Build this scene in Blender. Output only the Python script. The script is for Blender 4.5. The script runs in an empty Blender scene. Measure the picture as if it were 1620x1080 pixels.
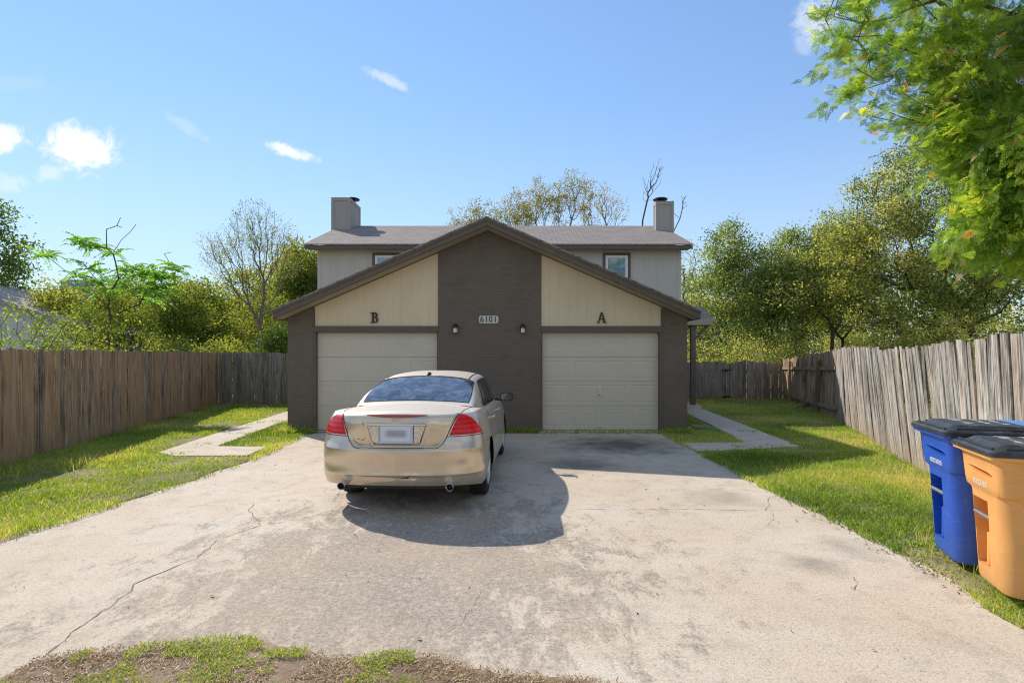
import bpy, math, random
import numpy as np
from mathutils import Vector, Matrix

scene = bpy.context.scene
COL = scene.collection
R = math.radians

# ------------------------------------------------------------------ helpers
def pchip(x, xs, ys):
    xs = np.asarray(xs, float); ys = np.asarray(ys, float); x = np.asarray(x, float)
    h = np.diff(xs); d = np.diff(ys) / h
    m = np.zeros_like(ys); m[0] = d[0]; m[-1] = d[-1]
    for i in range(1, len(xs) - 1):
        if d[i-1] * d[i] > 0:
            w1 = 2*h[i] + h[i-1]; w2 = h[i] + 2*h[i-1]
            m[i] = (w1 + w2) / (w1/d[i-1] + w2/d[i])
    xc = np.clip(x, xs[0], xs[-1])
    i = np.clip(np.searchsorted(xs, xc, side='right') - 1, 0, len(h) - 1)
    t = (xc - xs[i]) / h[i]
    return ((2*t**3 - 3*t**2 + 1)*ys[i] + (t**3 - 2*t**2 + t)*h[i]*m[i]
            + (-2*t**3 + 3*t**2)*ys[i+1] + (t**3 - t**2)*h[i]*m[i+1])

def sstep(x, a, b):
    t = np.clip((np.asarray(x, float) - a) / (b - a), 0, 1)
    return t*t*(3 - 2*t)

_rg = np.random.default_rng(5)
_NT = _rg.random((64, 64))
def vnoise(x, y, s=1.0):
    x = np.asarray(x, float)*s; y = np.asarray(y, float)*s
    xi = np.floor(x).astype(int); yi = np.floor(y).astype(int)
    fx = x - xi; fy = y - yi
    fx = fx*fx*(3-2*fx); fy = fy*fy*(3-2*fy)
    g = lambda a, b: _NT[a % 64, b % 64]
    return (g(xi, yi)*(1-fx)*(1-fy) + g(xi+1, yi)*fx*(1-fy) + g(xi, yi+1)*(1-fx)*fy + g(xi+1, yi+1)*fx*fy)

def empty(name, label, cat, loc=(0, 0, 0), rz=0.0, group=None):
    o = bpy.data.objects.new(name, None); COL.objects.link(o)
    o.location = loc; o.rotation_euler = (0, 0, rz); o.empty_display_size = 0.2
    o['label'] = label; o['category'] = cat
    if group: o['group'] = group
    return o

def tag(o, label=None, cat=None, group=None, kind=None):
    if label: o['label'] = label
    if cat: o['category'] = cat
    if group: o['group'] = group
    if kind: o['kind'] = kind
    return o

def mesh_obj(name, V, F, mats, parent=None, mi=None, smooth=False, world=False, attrs=None, uvmode='plane', uvs=None):
    """V (n,3), F list of tuples or (m,k) array.  world=True: V in world coords, parent is an unrotated empty."""
    V = np.asarray(V, float)
    if world and parent is not None:
        p = parent; off = np.zeros(3)
        while p is not None:
            off = off + np.array(p.location); p = p.parent
        V = V - off
    me = bpy.data.meshes.new(name)
    if isinstance(F, np.ndarray):
        n, k = F.shape
        me.vertices.add(len(V)); me.vertices.foreach_set('co', V.astype(np.float32).ravel())
        me.loops.add(n*k); me.loops.foreach_set('vertex_index', F.astype(np.int32).ravel())
        me.polygons.add(n); me.polygons.foreach_set('loop_start', np.arange(0, n*k, k, dtype=np.int32))
        me.update(calc_edges=True); me.validate()
    else:
        me.from_pydata([tuple(v) for v in V], [], [tuple(int(i) for i in f) for f in F])
        me.update()
    if not isinstance(mats, (list, tuple)): mats = [mats]
    for m in mats: me.materials.append(m)
    npoly = len(me.polygons)
    if mi is not None and len(mi) == npoly:
        me.polygons.foreach_set('material_index', np.asarray(mi, dtype=np.int32))
    if smooth is True or smooth is False:
        me.polygons.foreach_set('use_smooth', np.full(npoly, bool(smooth)))
    if attrs:
        for an, av in attrs.items():
            a = me.attributes.new(an, 'FLOAT', 'POINT'); a.data.foreach_set('value', np.asarray(av, dtype=np.float32))
    if uvmode == 'plane':
        uvl = me.uv_layers.new(name='UVMap')
        nl = len(me.loops)
        vi = np.zeros(nl, np.int32); me.loops.foreach_get('vertex_index', vi)
        co = np.zeros(len(me.vertices)*3, np.float32); me.vertices.foreach_get('co', co); co = co.reshape(-1, 3)
        nr = np.zeros(npoly*3, np.float32); me.polygons.foreach_get('normal', nr); nr = nr.reshape(-1, 3)
        lt = np.zeros(npoly, np.int32); me.polygons.foreach_get('loop_total', lt)
        N = np.repeat(nr, lt, axis=0); P = co[vi]
        U = np.stack([-N[:, 1], N[:, 0], np.zeros(len(N))], 1)
        ln = np.linalg.norm(U, axis=1)
        flat = ln < 1e-3
        U[flat] = (1, 0, 0); ln[flat] = 1; U = U/ln[:, None]
        W = np.cross(N, U)
        uv = np.stack([(P*U).sum(1), (P*W).sum(1)], 1)
        uvl.data.foreach_set('uv', uv.astype(np.float32).ravel())
    elif uvmode == 'vert':
        uvl = me.uv_layers.new(name='UVMap')
        vi = np.zeros(len(me.loops), np.int32); me.loops.foreach_get('vertex_index', vi)
        uvl.data.foreach_set('uv', np.asarray(uvs, np.float32)[vi].ravel())
    o = bpy.data.objects.new(name, me); COL.objects.link(o)
    if parent is not None: o.parent = parent
    return o

class MB:
    """collects simple solids into one mesh"""
    def __init__(s): s.V = []; s.F = []; s.M = []
    def add(s, V, F, m=0):
        b = len(s.V); s.V += [tuple(v) for v in V]
        s.F += [tuple(b+i for i in f) for f in F]; s.M += [m]*len(F); return s
    def box(s, x0, x1, y0, y1, z0, z1, m=0):
        V = [(x0,y0,z0),(x1,y0,z0),(x1,y1,z0),(x0,y1,z0),(x0,y0,z1),(x1,y0,z1),(x1,y1,z1),(x0,y1,z1)]
        return s.add(V, [(0,3,2,1),(4,5,6,7),(0,1,5,4),(1,2,6,5),(2,3,7,6),(3,0,4,7)], m)
    def prism(s, poly, a0, a1, axis='y', m=0):
        """poly: 2d points CCW as seen from -axis; extruded along axis from a0 to a1"""
        n = len(poly)
        def p3(p, a):
            return (p[0], a, p[1]) if axis == 'y' else ((a, p[0], p[1]) if axis == 'x' else (p[0], p[1], a))
        V = [p3(p, a0) for p in poly] + [p3(p, a1) for p in poly]
        F = [tuple(range(n)), tuple(range(2*n-1, n-1, -1))]
        for i in range(n):
            j = (i+1) % n; F.append((i, i+n, j+n, j))
        return s.add(V, F, m)
    def tube(s, pts, r, k=8, m=0, cap=True):
        pts = [Vector(p) for p in pts]; n = len(pts)
        rr = r if isinstance(r, (list, tuple)) else [r]*n
        V = []; F = []; up = Vector((0, 0, 1))
        prev = None
        for i, p in enumerate(pts):
            d = (pts[min(i+1, n-1)] - pts[max(i-1, 0)]).normalized()
            if prev is None:
                a = d.cross(up)
                if a.length < 1e-3: a = d.cross(Vector((1, 0, 0)))
            else:
                a = prev - d*prev.dot(d)
            a.normalize(); prev = a; b = d.cross(a)
            for q in range(k):
                t = 2*math.pi*q/k
                V.append(p + a*(rr[i]*math.cos(t)) + b*(rr[i]*math.sin(t)))
        for i in range(n-1):
            for q in range(k):
                q2 = (q+1) % k
                F.append((i*k+q, i*k+q2, (i+1)*k+q2, (i+1)*k+q))
        if cap: F.append(tuple(range(k-1, -1, -1))); F.append(tuple((n-1)*k+q for q in range(k)))
        return s.add(V, F, m)
    def lathe(s, prof, k=24, origin=(0,0,0), axis='z', m=0):
        """prof [(r,h)] revolved about axis"""
        V = []; F = []; n = len(prof)
        for r_, h in prof:
            for q in range(k):
                t = 2*math.pi*q/k
                a, b = r_*math.cos(t), r_*math.sin(t)
                v = (a, b, h) if axis == 'z' else ((h, a, b) if axis == 'x' else (b, h, a))
                V.append((v[0]+origin[0], v[1]+origin[1], v[2]+origin[2]))
        for i in range(n-1):
            for q in range(k):
                q2 = (q+1) % k
                F.append((i*k+q, i*k+q2, (i+1)*k+q2, (i+1)*k+q))
        if prof[0][0] > 1e-5: F.append(tuple(range(k-1, -1, -1)))
        if prof[-1][0] > 1e-5: F.append(tuple((n-1)*k+q for q in range(k)))
        return s.add(V, F, m)
    def build(s, name, mats, parent=None, smooth=False, world=False, bevel=0.0, kind=None):
        o = mesh_obj(name, s.V, s.F, mats, parent, mi=s.M, smooth=smooth, world=world)
        if bevel:
            md = o.modifiers.new('Bevel', 'BEVEL'); md.width = bevel; md.segments = 2; md.limit_method = 'ANGLE'; md.angle_limit = R(35)
        return o

def smooth_by_angle(o, ang=35):
    me = o.data
    me.polygons.foreach_set('use_smooth', np.full(len(me.polygons), True))
    try: me.set_sharp_from_angle(angle=R(ang))
    except Exception: pass
    return o

# ------------------------------------------------------------------ materials
class NT:
    def __init__(s, name):
        s.m = bpy.data.materials.new(name); s.m.use_nodes = True
        s.t = s.m.node_tree; s.t.nodes.clear()
        s.out = s.t.nodes.new('ShaderNodeOutputMaterial')
    def n(s, typ, props=None, **inp):
        nd = s.t.nodes.new(typ)
        for k, v in (props or {}).items(): setattr(nd, k, v)
        for k, v in inp.items():
            s.set(nd, k.replace('_', ' '), v)
        return nd
    def set(s, nd, key, v):
        sock = nd.inputs[int(key[1:])] if (key[0] == 'i' and key[1:].isdigit()) else nd.inputs[key]
        if isinstance(v, bpy.types.NodeSocket): s.t.links.new(v, sock)
        elif isinstance(v, bpy.types.Node): s.t.links.new(v.outputs[0], sock)
        else:
            if isinstance(v, (tuple, list)) and len(v) == 3 and sock.type == 'RGBA': v = (*v, 1)
            sock.default_value = v
    def pos(s): return s.n('ShaderNodeNewGeometry').outputs['Position']
    def obj(s): return s.n('ShaderNodeTexCoord').outputs['Object']
    def uv(s): return s.n('ShaderNodeTexCoord').outputs['UV']
    def attr(s, name): return s.n('ShaderNodeAttribute', {'attribute_name': name}).outputs['Fac']
    def scale(s, vec, sc):
        return s.n('ShaderNodeVectorMath', {'operation': 'MULTIPLY'}, i0=vec, i1=sc).outputs[0]
    def noise(s, vec, sc, det=4, rough=0.55, dist=0.0):
        return s.n('ShaderNodeTexNoise', None, Vector=vec, Scale=sc, Detail=det, Roughness=rough, Distortion=dist).outputs[0]
    def ramp(s, fac, stops, interp='LINEAR'):
        nd = s.n('ShaderNodeValToRGB', None, Fac=fac)
        cr = nd.color_ramp; cr.interpolation = interp
        while len(cr.elements) < len(stops): cr.elements.new(0.5)
        for e, (p, c) in zip(cr.elements, stops):
            e.position = p; e.color = (*c, 1) if not isinstance(c, (int, float)) else (c, c, c, 1)
        return nd.outputs[0]
    def mix(s, fac, a, b, mode='MIX'):
        nd = s.n('ShaderNodeMix', {'data_type': 'RGBA', 'blend_type': mode})
        s.set(nd, 'i0', fac); s.set(nd, 'i6', a); s.set(nd, 'i7', b)
        return nd.outputs[2]
    def math(s, op, a, b=0.0, clamp=False):
        nd = s.n('ShaderNodeMath', {'operation': op, 'use_clamp': clamp}); s.set(nd, 'i0', a); s.set(nd, 'i1', b)
        return nd.outputs[0]
    def bump(s, h, strength=0.3, dist=0.01):
        return s.n('ShaderNodeBump', None, Height=h, Strength=strength, Distance=dist).outputs[0]
    def bsdf(s, **k):
        nd = s.n('ShaderNodeBsdfPrincipled')
        for a, b in k.items(): s.set(nd, a.replace('_', ' '), b)
        return nd
    def done(s, sh):
        s.t.links.new(sh.outputs[0], s.out.inputs['Surface']); return s.m

def M_simple(name, col, rough=0.6, metal=0.0, var=0.12, sc=8.0, bump=0.0, coat=0.0):
    a = NT(name); o = a.obj()
    n1 = a.noise(o, sc, 5); n2 = a.noise(o, sc*9, 3)
    f = a.math('ADD', a.math('MULTIPLY', n1, 0.7), a.math('MULTIPLY', n2, 0.3))
    c = a.ramp(f, [(0.25, tuple(x*(1-var) for x in col)), (0.75, tuple(min(1, x*(1+var)) for x in col))])
    k = dict(Base_Color=c, Roughness=rough, Metallic=metal, Coat_Weight=coat)
    if bump: k['Normal'] = a.bump(f, bump, 0.01)
    return a.done(a.bsdf(**k))

def M_concrete(name, drive=True):
    a = NT(name); p = a.pos()
    big = a.noise(p, 0.45, 5, 0.6)
    base = a.ramp(big, [(0.3, (0.56, 0.445, 0.322)), (0.5, (0.61, 0.51, 0.39)), (0.72, (0.645, 0.57, 0.465))])
    med = a.noise(p, 4.0, 8, 0.68)
    base = a.mix(0.7, base, a.ramp(med, [(0.3, 0.62), (0.48, 0.98), (0.7, 1.06)]), 'MULTIPLY')
    if drive:
        rot = a.n('ShaderNodeMapping', None, Vector=p, Rotation=(0, 0, R(35)), Scale=(1.0, 0.55, 1)).outputs[0]
        wn = a.noise(rot, 3.2, 14, 0.83, 0.25)
        # worn zone around the middle of the drive, between the car and the street edge
        d = a.n('ShaderNodeVectorMath', {'operation': 'DISTANCE'}, i0=a.scale(p, (1, 0.75, 0)), i1=(-0.9, 3.4, 0)).outputs['Value']
        zone = a.n('ShaderNodeMapRange', None, i0=d, i1=0.4, i2=3.1, i3=0.155, i4=-0.09).outputs[0]
        wm = a.ramp(a.math('ADD', wn, zone), [(0.52, 0.0), (0.575, 1.0)])
        fine = a.noise(p, 55, 3, 0.7)
        worn = a.ramp(fine, [(0.3, (0.16, 0.13, 0.10)), (0.7, (0.42, 0.345, 0.265))])
        grain = a.ramp(a.noise(p, 20, 8, 0.8), [(0.40, 0.35), (0.56, 1.0)])
        base = a.mix(a.math('MULTIPLY', a.math('MULTIPLY', wm, grain), 0.95), base, worn)
        warmp = a.ramp(a.noise(p, 0.8, 5, 0.6), [(0.42, 0.0), (0.62, 1.0)])
        base = a.mix(a.math('MULTIPLY', warmp, 0.35), base, (0.56, 0.42, 0.29))
        # second scattered worn patches everywhere
        w2 = a.ramp(a.noise(rot, 2.6, 14, 0.85, 0.4), [(0.56, 0.0), (0.63, 1.0)])
        base = a.mix(a.math('MULTIPLY', w2, 0.55), base, worn)
        rw = a.ramp(a.noise(p, 1.7, 6, 0.6), [(0.55, 0.0), (0.7, 1.0)])
        base = a.mix(a.math('MULTIPLY', rw, 0.28), base, (0.47, 0.33, 0.21))
        for (cx, cy, r0, st) in ((2.0, 10.7, 1.4, 0.85), (1.0, 8.75, 0.8, 0.6), (-1.2, 8.0, 1.2, 0.6), (2.5, 6.75, 0.55, 0.3), (2.45, 4.6, 0.3, 0.35), (2.95, 5.0, 0.35, 0.3)):
            dd = a.n('ShaderNodeVectorMath', {'operation': 'DISTANCE'}, i0=p, i1=(cx, cy, 0)).outputs['Value']
            dd = a.math('ADD', dd, a.math('MULTIPLY', a.math('SUBTRACT', a.noise(p, 2.5, 6, 0.65), 0.5), r0*1.6))
            mk = a.n('ShaderNodeMapRange', None, i0=dd, i1=r0*0.2, i2=r0, i3=st, i4=0.0).outputs[0]
            base = a.mix(mk, base, (0.085, 0.075, 0.066))
    v = a.n('ShaderNodeTexVoronoi', None, Vector=p, Scale=70.0).outputs['Distance']
    sp = a.math('ADD', a.math('MULTIPLY', a.noise(p, 130, 2, 0.7), 0.5), a.math('MULTIPLY', a.noise(p, 48, 3, 0.75), 0.5))
    base = a.mix(0.75, base, a.ramp(sp, [(0.30, 0.25), (0.47, 0.95), (0.72, 1.45)]), 'MULTIPLY')
    pits = a.ramp(a.noise(p, 24, 6, 0.75), [(0.33, 0.0), (0.42, 1.0)])
    base = a.mix(a.math('MULTIPLY', a.math('SUBTRACT', 1.0, pits), 0.5), base, (0.16, 0.135, 0.11))
    h = a.math('ADD', a.math('MULTIPLY', sp, 0.5), a.math('ADD', a.math('MULTIPLY', med, 0.8), a.math('MULTIPLY', v, 0.3)))
    return a.done(a.bsdf(Base_Color=base, Roughness=0.9, Normal=a.bump(h, 0.55, 0.008)))

def M_ground(name, cols):
    a = NT(name); p = a.pos()
    f = a.math('ADD', a.math('MULTIPLY', a.noise(p, 1.1, 6, 0.65), 0.6), a.math('MULTIPLY', a.noise(p, 30, 4, 0.7), 0.4))
    c = a.ramp(f, [(0.32, cols[0]), (0.5, cols[1]), (0.68, cols[2])])
    return a.done(a.bsdf(Base_Color=c, Roughness=0.95, Normal=a.bump(a.noise(p, 60, 4, 0.7), 0.8, 0.02)))

def M_leaf(name, stops, trans=0.35, rough=0.5, gloss=0.35):
    a = NT(name); t = a.attr('tint')
    c = a.ramp(t, stops)
    b = a.bsdf(Base_Color=c, Roughness=rough, Specular_IOR_Level=gloss)
    tr = a.n('ShaderNodeBsdfTranslucent', None, Color=a.mix(1.0, c, (1.9, 1.75, 0.7), 'MULTIPLY'))
    mx = a.n('ShaderNodeMixShader'); a.set(mx, 'i0', trans); a.set(mx, 'i1', b); a.set(mx, 'i2', tr)
    return a.done(mx)

def M_bark(name, c0, c1):
    a = NT(name); o = a.obj()
    n1 = a.noise(a.scale(o, (6, 6, 1.2)), 3.0, 6, 0.7)
    c = a.ramp(n1, [(0.3, c0), (0.7, c1)])
    return a.done(a.bsdf(Base_Color=c, Roughness=0.9, Normal=a.bump(n1, 0.6, 0.02)))

def M_fence(name, dark, mid, light, warm, knots=1.0, wamt=0.75):
    a = NT(name); uv = a.uv(); rn = a.attr('rnd')
    sh = a.n('ShaderNodeCombineXYZ', None, X=a.math('MULTIPLY', rn, 37.0), Y=a.math('MULTIPLY', rn, 11.0), Z=0.0).outputs[0]
    p = a.n('ShaderNodeVectorMath', {'operation': 'ADD'}, i0=uv, i1=sh).outputs[0]
    g1 = a.noise(a.scale(p, (34, 1.1, 1)), 1.0, 7, 0.7, 1.2)
    g2 = a.noise(a.scale(p, (150, 4.0, 1)), 1.0, 4, 0.7)
    big = a.noise(a.scale(p, (5, 1.3, 1)), 1.0, 4, 0.6, 0.5)
    f = a.math('ADD', a.math('ADD', a.math('MULTIPLY', g1, 0.55), a.math('MULTIPLY', g2, 0.2)), a.math('MULTIPLY', big, 0.25))
    c = a.ramp(f, [(0.40, dark), (0.485, mid), (0.57, light)])
    wm = a.ramp(a.math('ADD', a.math('MULTIPLY', rn, 0.55), a.math('MULTIPLY', big, 0.6)), [(0.50, 0.0), (0.85, 1.0)])
    c = a.mix(a.math('MULTIPLY', wm, wamt), c, a.mix(g1, warm, tuple(x*0.45 for x in warm)))
    kn = a.n('ShaderNodeTexVoronoi', None, Vector=a.scale(p, (7.0, 2.6, 1)), Scale=1.0).outputs['Distance']
    km = a.ramp(kn, [(0.05, 1.0), (0.13, 0.0)])
    c = a.mix(a.math('MULTIPLY', km, 0.75*knots), c, tuple(x*0.4 for x in warm))
    # per-board value and a damp pale/brown foot
    c = a.mix(1.0, c, a.ramp(rn, [(0.0, 0.62), (0.5, 1.0), (1.0, 1.25)]), 'MULTIPLY')
    sep = a.n('ShaderNodeSeparateXYZ', None, Vector=uv)
    ft = a.n('ShaderNodeMapRange', None, i0=a.math('ADD', sep.outputs[1], a.math('MULTIPLY', g1, 0.4)), i1=0.15, i2=0.65, i3=0.55, i4=0.0).outputs[0]
    c = a.mix(ft, c, tuple(min(1, x*0.9) for x in warm))
    return a.done(a.bsdf(Base_Color=c, Roughness=0.88, Specular_IOR_Level=0.25, Normal=a.bump(a.math('ADD', g1, g2), 0.5, 0.006)))

def M_brick(name, col):
    a = NT(name); uv = a.uv()
    br = a.n('ShaderNodeTexBrick', {'offset': 0.5}, Vector=uv, Scale=1.0, Mortar_Size=0.006, Mortar_Smooth=0.4, Bias=0.0, Brick_Width=0.205, Row_Height=0.068)
    a.set(br, 'Color1', (0.35, 0.35, 0.35)); a.set(br, 'Color2', (0.75, 0.75, 0.75)); a.set(br, 'Mortar', (0.2, 0.2, 0.2))
    n1 = a.noise(uv, 2.2, 5, 0.6); n2 = a.noise(uv, 60, 3, 0.6)
    v = a.math('ADD', a.math('MULTIPLY', br.outputs['Color'], 0.35), a.math('ADD', a.math('MULTIPLY', n1, 0.4), a.math('MULTIPLY', n2, 0.25)))
    c = a.ramp(v, [(0.2, tuple(x*0.70 for x in col)), (0.5, col), (0.8, tuple(x*1.25 for x in col))])
    c = a.mix(a.math('MULTIPLY', br.outputs['Fac'], 0.2), c, tuple(x*0.55 for x in col))
    h = a.math('ADD', a.math('MULTIPLY', a.math('SUBTRACT', 1.0, br.outputs['Fac']), 1.0), a.math('MULTIPLY', n2, 0.35))
    return a.done(a.bsdf(Base_Color=c, Roughness=0.75, Normal=a.bump(h, 0.35, 0.008)))

def M_siding(name, col, step=0.203, groove=0.045):
    a = NT(name); uv = a.uv()
    sx = a.n('ShaderNodeSeparateXYZ', None, Vector=uv).outputs[0]
    fr = a.math('FRACT', a.math('DIVIDE', a.math('ADD', sx, 50.0), step))
    gm = a.math('LESS_THAN', fr, groove)
    n1 = a.noise(a.scale(uv, (6, 0.8, 1)), 1.0, 6, 0.65); n2 = a.noise(a.scale(uv, (120, 5, 1)), 1.0, 3, 0.6)
    n3 = a.noise(uv, 1.2, 4, 0.6)
    v = a.math('ADD', a.math('MULTIPLY', n1, 0.4), a.math('ADD', a.math('MULTIPLY', n2, 0.25), a.math('MULTIPLY', n3, 0.35)))
    c = a.ramp(v, [(0.3, tuple(x*0.86 for x in col)), (0.55, col), (0.75, tuple(x*1.07 for x in col))])
    c = a.mix(a.math('MULTIPLY', gm, 0.25), c, tuple(x*0.45 for x in col))
    h = a.math('ADD', a.math('MULTIPLY', a.math('SUBTRACT', 1.0, gm), 1.0), a.math('MULTIPLY', n2, 0.15))
    return a.done(a.bsdf(Base_Color=c, Roughness=0.7, Normal=a.bump(h, 0.5, 0.008)))

def M_shingle(name, col):
    a = NT(name); uv = a.uv()
    br = a.n('ShaderNodeTexBrick', {'offset': 0.5}, Vector=uv, Scale=1.0, Mortar_Size=0.016, Mortar_Smooth=0.3, Bias=0.0, Brick_Width=0.33, Row_Height=0.17)
    a.set(br, 'Color1', (0.2, 0.2, 0.2)); a.set(br, 'Color2', (0.8, 0.8, 0.8)); a.set(br, 'Mortar', (0.1, 0.1, 0.1))
    n1 = a.noise(uv, 1.4, 6, 0.65); n2 = a.noise(uv, 90, 3, 0.7)
    v = a.math('ADD', a.math('MULTIPLY', br.outputs['Color'], 0.3), a.math('ADD', a.math('MULTIPLY', n1, 0.4), a.math('MULTIPLY', n2, 0.3)))
    c = a.ramp(v, [(0.25, tuple(x*0.65 for x in col)), (0.5, col), (0.75, tuple(x*1.3 for x in col))])
    c = a.mix(a.math('MULTIPLY', br.outputs['Fac'], 0.6), c, tuple(x*0.35 for x in col))
    return a.done(a.bsdf(Base_Color=c, Roughness=0.95, Normal=a.bump(a.math('ADD', v, br.outputs['Fac']), 0.5, 0.01)))

def M_glass(name, tint=(0.012, 0.016, 0.02), refl=0.30, rough=0.02, dirt=0.1):
    a = NT(name); o = a.obj()
    n = a.noise(o, 5, 7, 0.7, 0.8)
    dm = a.ramp(n, [(0.42, 0.0), (0.72, 1.0)])
    base = a.bsdf(Base_Color=a.mix(a.math('MULTIPLY', dm, dirt), tint, (0.30, 0.31, 0.32)), Roughness=0.12, IOR=1.5)
    g = a.n('ShaderNodeBsdfGlossy', None, Color=(0.82, 0.85, 0.84, 1), Roughness=rough)
    mx = a.n('ShaderNodeMixShader'); a.set(mx, 'i0', refl); a.set(mx, 'i1', base); a.set(mx, 'i2', g)
    return a.done(mx)

def M_paint(name):
    a = NT(name); o = a.obj()
    n1 = a.noise(o, 3.0, 6, 0.65); n2 = a.noise(o, 900, 1, 0.5)
    c = a.ramp(n1, [(0.3, (0.63, 0.505, 0.35)), (0.7, (0.71, 0.585, 0.425))])
    # dust and grime toward the sills
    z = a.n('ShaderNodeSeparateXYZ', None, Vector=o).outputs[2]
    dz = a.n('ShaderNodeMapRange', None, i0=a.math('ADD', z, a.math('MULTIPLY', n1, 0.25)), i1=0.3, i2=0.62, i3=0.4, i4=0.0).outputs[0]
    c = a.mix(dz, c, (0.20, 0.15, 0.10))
    rgh = a.n('ShaderNodeMapRange', None, i0=a.noise(o, 7, 7, 0.7), i1=0.3, i2=0.75, i3=0.27, i4=0.42).outputs[0]
    A = a.bsdf(Base_Color=c, Metallic=0.85, Roughness=a.math('SUBTRACT', rgh, 0.11), Coat_Weight=0.6, Coat_Roughness=0.03)
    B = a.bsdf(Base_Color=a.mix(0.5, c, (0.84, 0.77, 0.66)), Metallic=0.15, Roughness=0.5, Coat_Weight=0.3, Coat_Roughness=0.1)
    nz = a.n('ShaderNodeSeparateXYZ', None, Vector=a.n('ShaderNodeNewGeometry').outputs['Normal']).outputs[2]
    fz = a.n('ShaderNodeMapRange', {'interpolation_type': 'SMOOTHSTEP'}, i0=a.math('ADD', nz, a.math('MULTIPLY', n1, 0.1)), i1=0.35, i2=0.85, i3=0.28, i4=0.97).outputs[0]  # upward faces paler: dust film, also lightened to imitate sun-bleached glare
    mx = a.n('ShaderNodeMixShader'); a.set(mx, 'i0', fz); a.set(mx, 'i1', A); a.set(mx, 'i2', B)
    return a.done(mx)

def M_red(name):
    a = NT(name); o = a.obj()
    w = a.n('ShaderNodeTexVoronoi', None, Vector=a.scale(o, (60, 30, 60)), Scale=1.0).outputs['Distance']
    z = a.n('ShaderNodeSeparateXYZ', None, Vector=o).outputs[2]
    st = a.math('SINE', a.math('MULTIPLY', z, 130.0))
    f = a.math('ADD', a.math('MULTIPLY', w, 0.5), a.math('MULTIPLY', st, 0.22))
    c = a.ramp(f, [(0.0, (0.16, 0.001, 0.002)), (0.35, (0.48, 0.004, 0.005)), (0.7, (0.75, 0.015, 0.012))])
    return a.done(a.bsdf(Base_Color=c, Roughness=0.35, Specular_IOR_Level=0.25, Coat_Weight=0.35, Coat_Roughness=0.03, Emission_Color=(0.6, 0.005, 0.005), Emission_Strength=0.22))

def M_plastic(name, col, fade):
    a = NT(name); o = a.obj()
    n1 = a.noise(a.scale(o, (1, 1, 0.6)), 4, 6, 0.65); sc = a.noise(a.scale(o, (9, 9, 40)), 1.0, 8, 0.8, 1.5)
    c = a.ramp(n1, [(0.3, tuple(x*0.86 for x in col)), (0.7, tuple(min(1, x*1.06) for x in col))])
    sm = a.ramp(sc, [(0.54, 0.0), (0.68, 1.0)])
    c = a.mix(a.math('MULTIPLY', sm, 0.5), c, fade)
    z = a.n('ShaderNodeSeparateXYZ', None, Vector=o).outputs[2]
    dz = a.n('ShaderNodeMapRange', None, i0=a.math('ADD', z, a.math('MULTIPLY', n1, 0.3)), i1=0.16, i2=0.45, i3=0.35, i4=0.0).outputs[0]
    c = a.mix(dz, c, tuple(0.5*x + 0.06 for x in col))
    return a.done(a.bsdf(Base_Color=c, Roughness=0.45, Normal=a.bump(a.noise(o, 300, 2, 0.5), 0.12, 0.002)))

CONC = M_concrete('driveway_concrete', True)
CONC2 = M_concrete('walkway_concrete', False)
CRACK = M_simple('crack_dirt', (0.22, 0.18, 0.14), 0.95, var=0.4, sc=20)
SOIL = M_ground('lawn_soil', [(0.13, 0.12, 0.05), (0.25, 0.22, 0.085), (0.42, 0.33, 0.19)])
TERR = M_ground('terrain_grass', [(0.05, 0.05, 0.02), (0.09, 0.085, 0.035), (0.16, 0.12, 0.07)])
STRAW = M_leaf('dead_straw', [(0.0, (0.203, 0.1305, 0.0725)), (0.5, (0.435, 0.2972, 0.1668)), (1.0, (0.66, 0.5437, 0.3262))], 0.15)
DIRT = M_ground('mulch_dirt', [(0.13, 0.085, 0.052), (0.29, 0.19, 0.12), (0.50, 0.36, 0.235)])
GRASS = M_leaf('grass_blades', [(0.0, (0.098, 0.168, 0.0308)), (0.35, (0.231, 0.35, 0.0588)), (0.62, (0.378, 0.462, 0.105)), (0.8, (0.56, 0.504, 0.21)), (1.0, (0.66, 0.56, 0.322))], 0.45, 0.5)
BRICK = M_brick('painted_brick', (0.150, 0.118, 0.089))
CREAM = M_siding('cream_siding', (0.74, 0.60, 0.405), 0.203, 0.03)
GREY = M_siding('grey_siding', (0.57, 0.53, 0.455), 0.406, 0.02)
GREYC = M_siding('chimney_siding', (0.40, 0.37, 0.33), 0.203, 0.03)
TRIM = M_simple('brown_trim', (0.125, 0.095, 0.070), 0.6, var=0.2, sc=6)
SOFFIT = M_simple('soffit_paint', (0.40, 0.33, 0.24), 0.7)
DOORP = M_simple('garage_door_paint', (0.60, 0.535, 0.425), 0.5, var=0.06, sc=2)
SHING = M_shingle('roof_shingle', (0.30, 0.250, 0.215))
WHITE = M_simple('white_vinyl', (0.86, 0.87, 0.88), 0.45, var=0.05)
SIGNW = M_simple('sign_white', (0.60, 0.58, 0.52), 0.5, var=0.05)
DARK = M_simple('dark_letter', (0.05, 0.032, 0.018), 0.55, var=0.2)
BLACK = M_simple('black_metal', (0.012, 0.012, 0.013), 0.45)
LAMPG = M_simple('frosted_glass', (0.72, 0.72, 0.66), 0.3, var=0.05)
STEEL = M_simple('galvanised_steel', (0.55, 0.55, 0.56), 0.35, 0.9, var=0.15, sc=20)
PANE = M_glass('window_glass', (0.06, 0.20, 0.34), 0.16, 0.02, 0.0)  # blue base colour stands in for the reflected sky
FENCE_L = M_fence('brown_fence', (0.075, 0.047, 0.028), (0.31, 0.215, 0.135), (0.66, 0.50, 0.34), (0.45, 0.26, 0.125))
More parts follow.
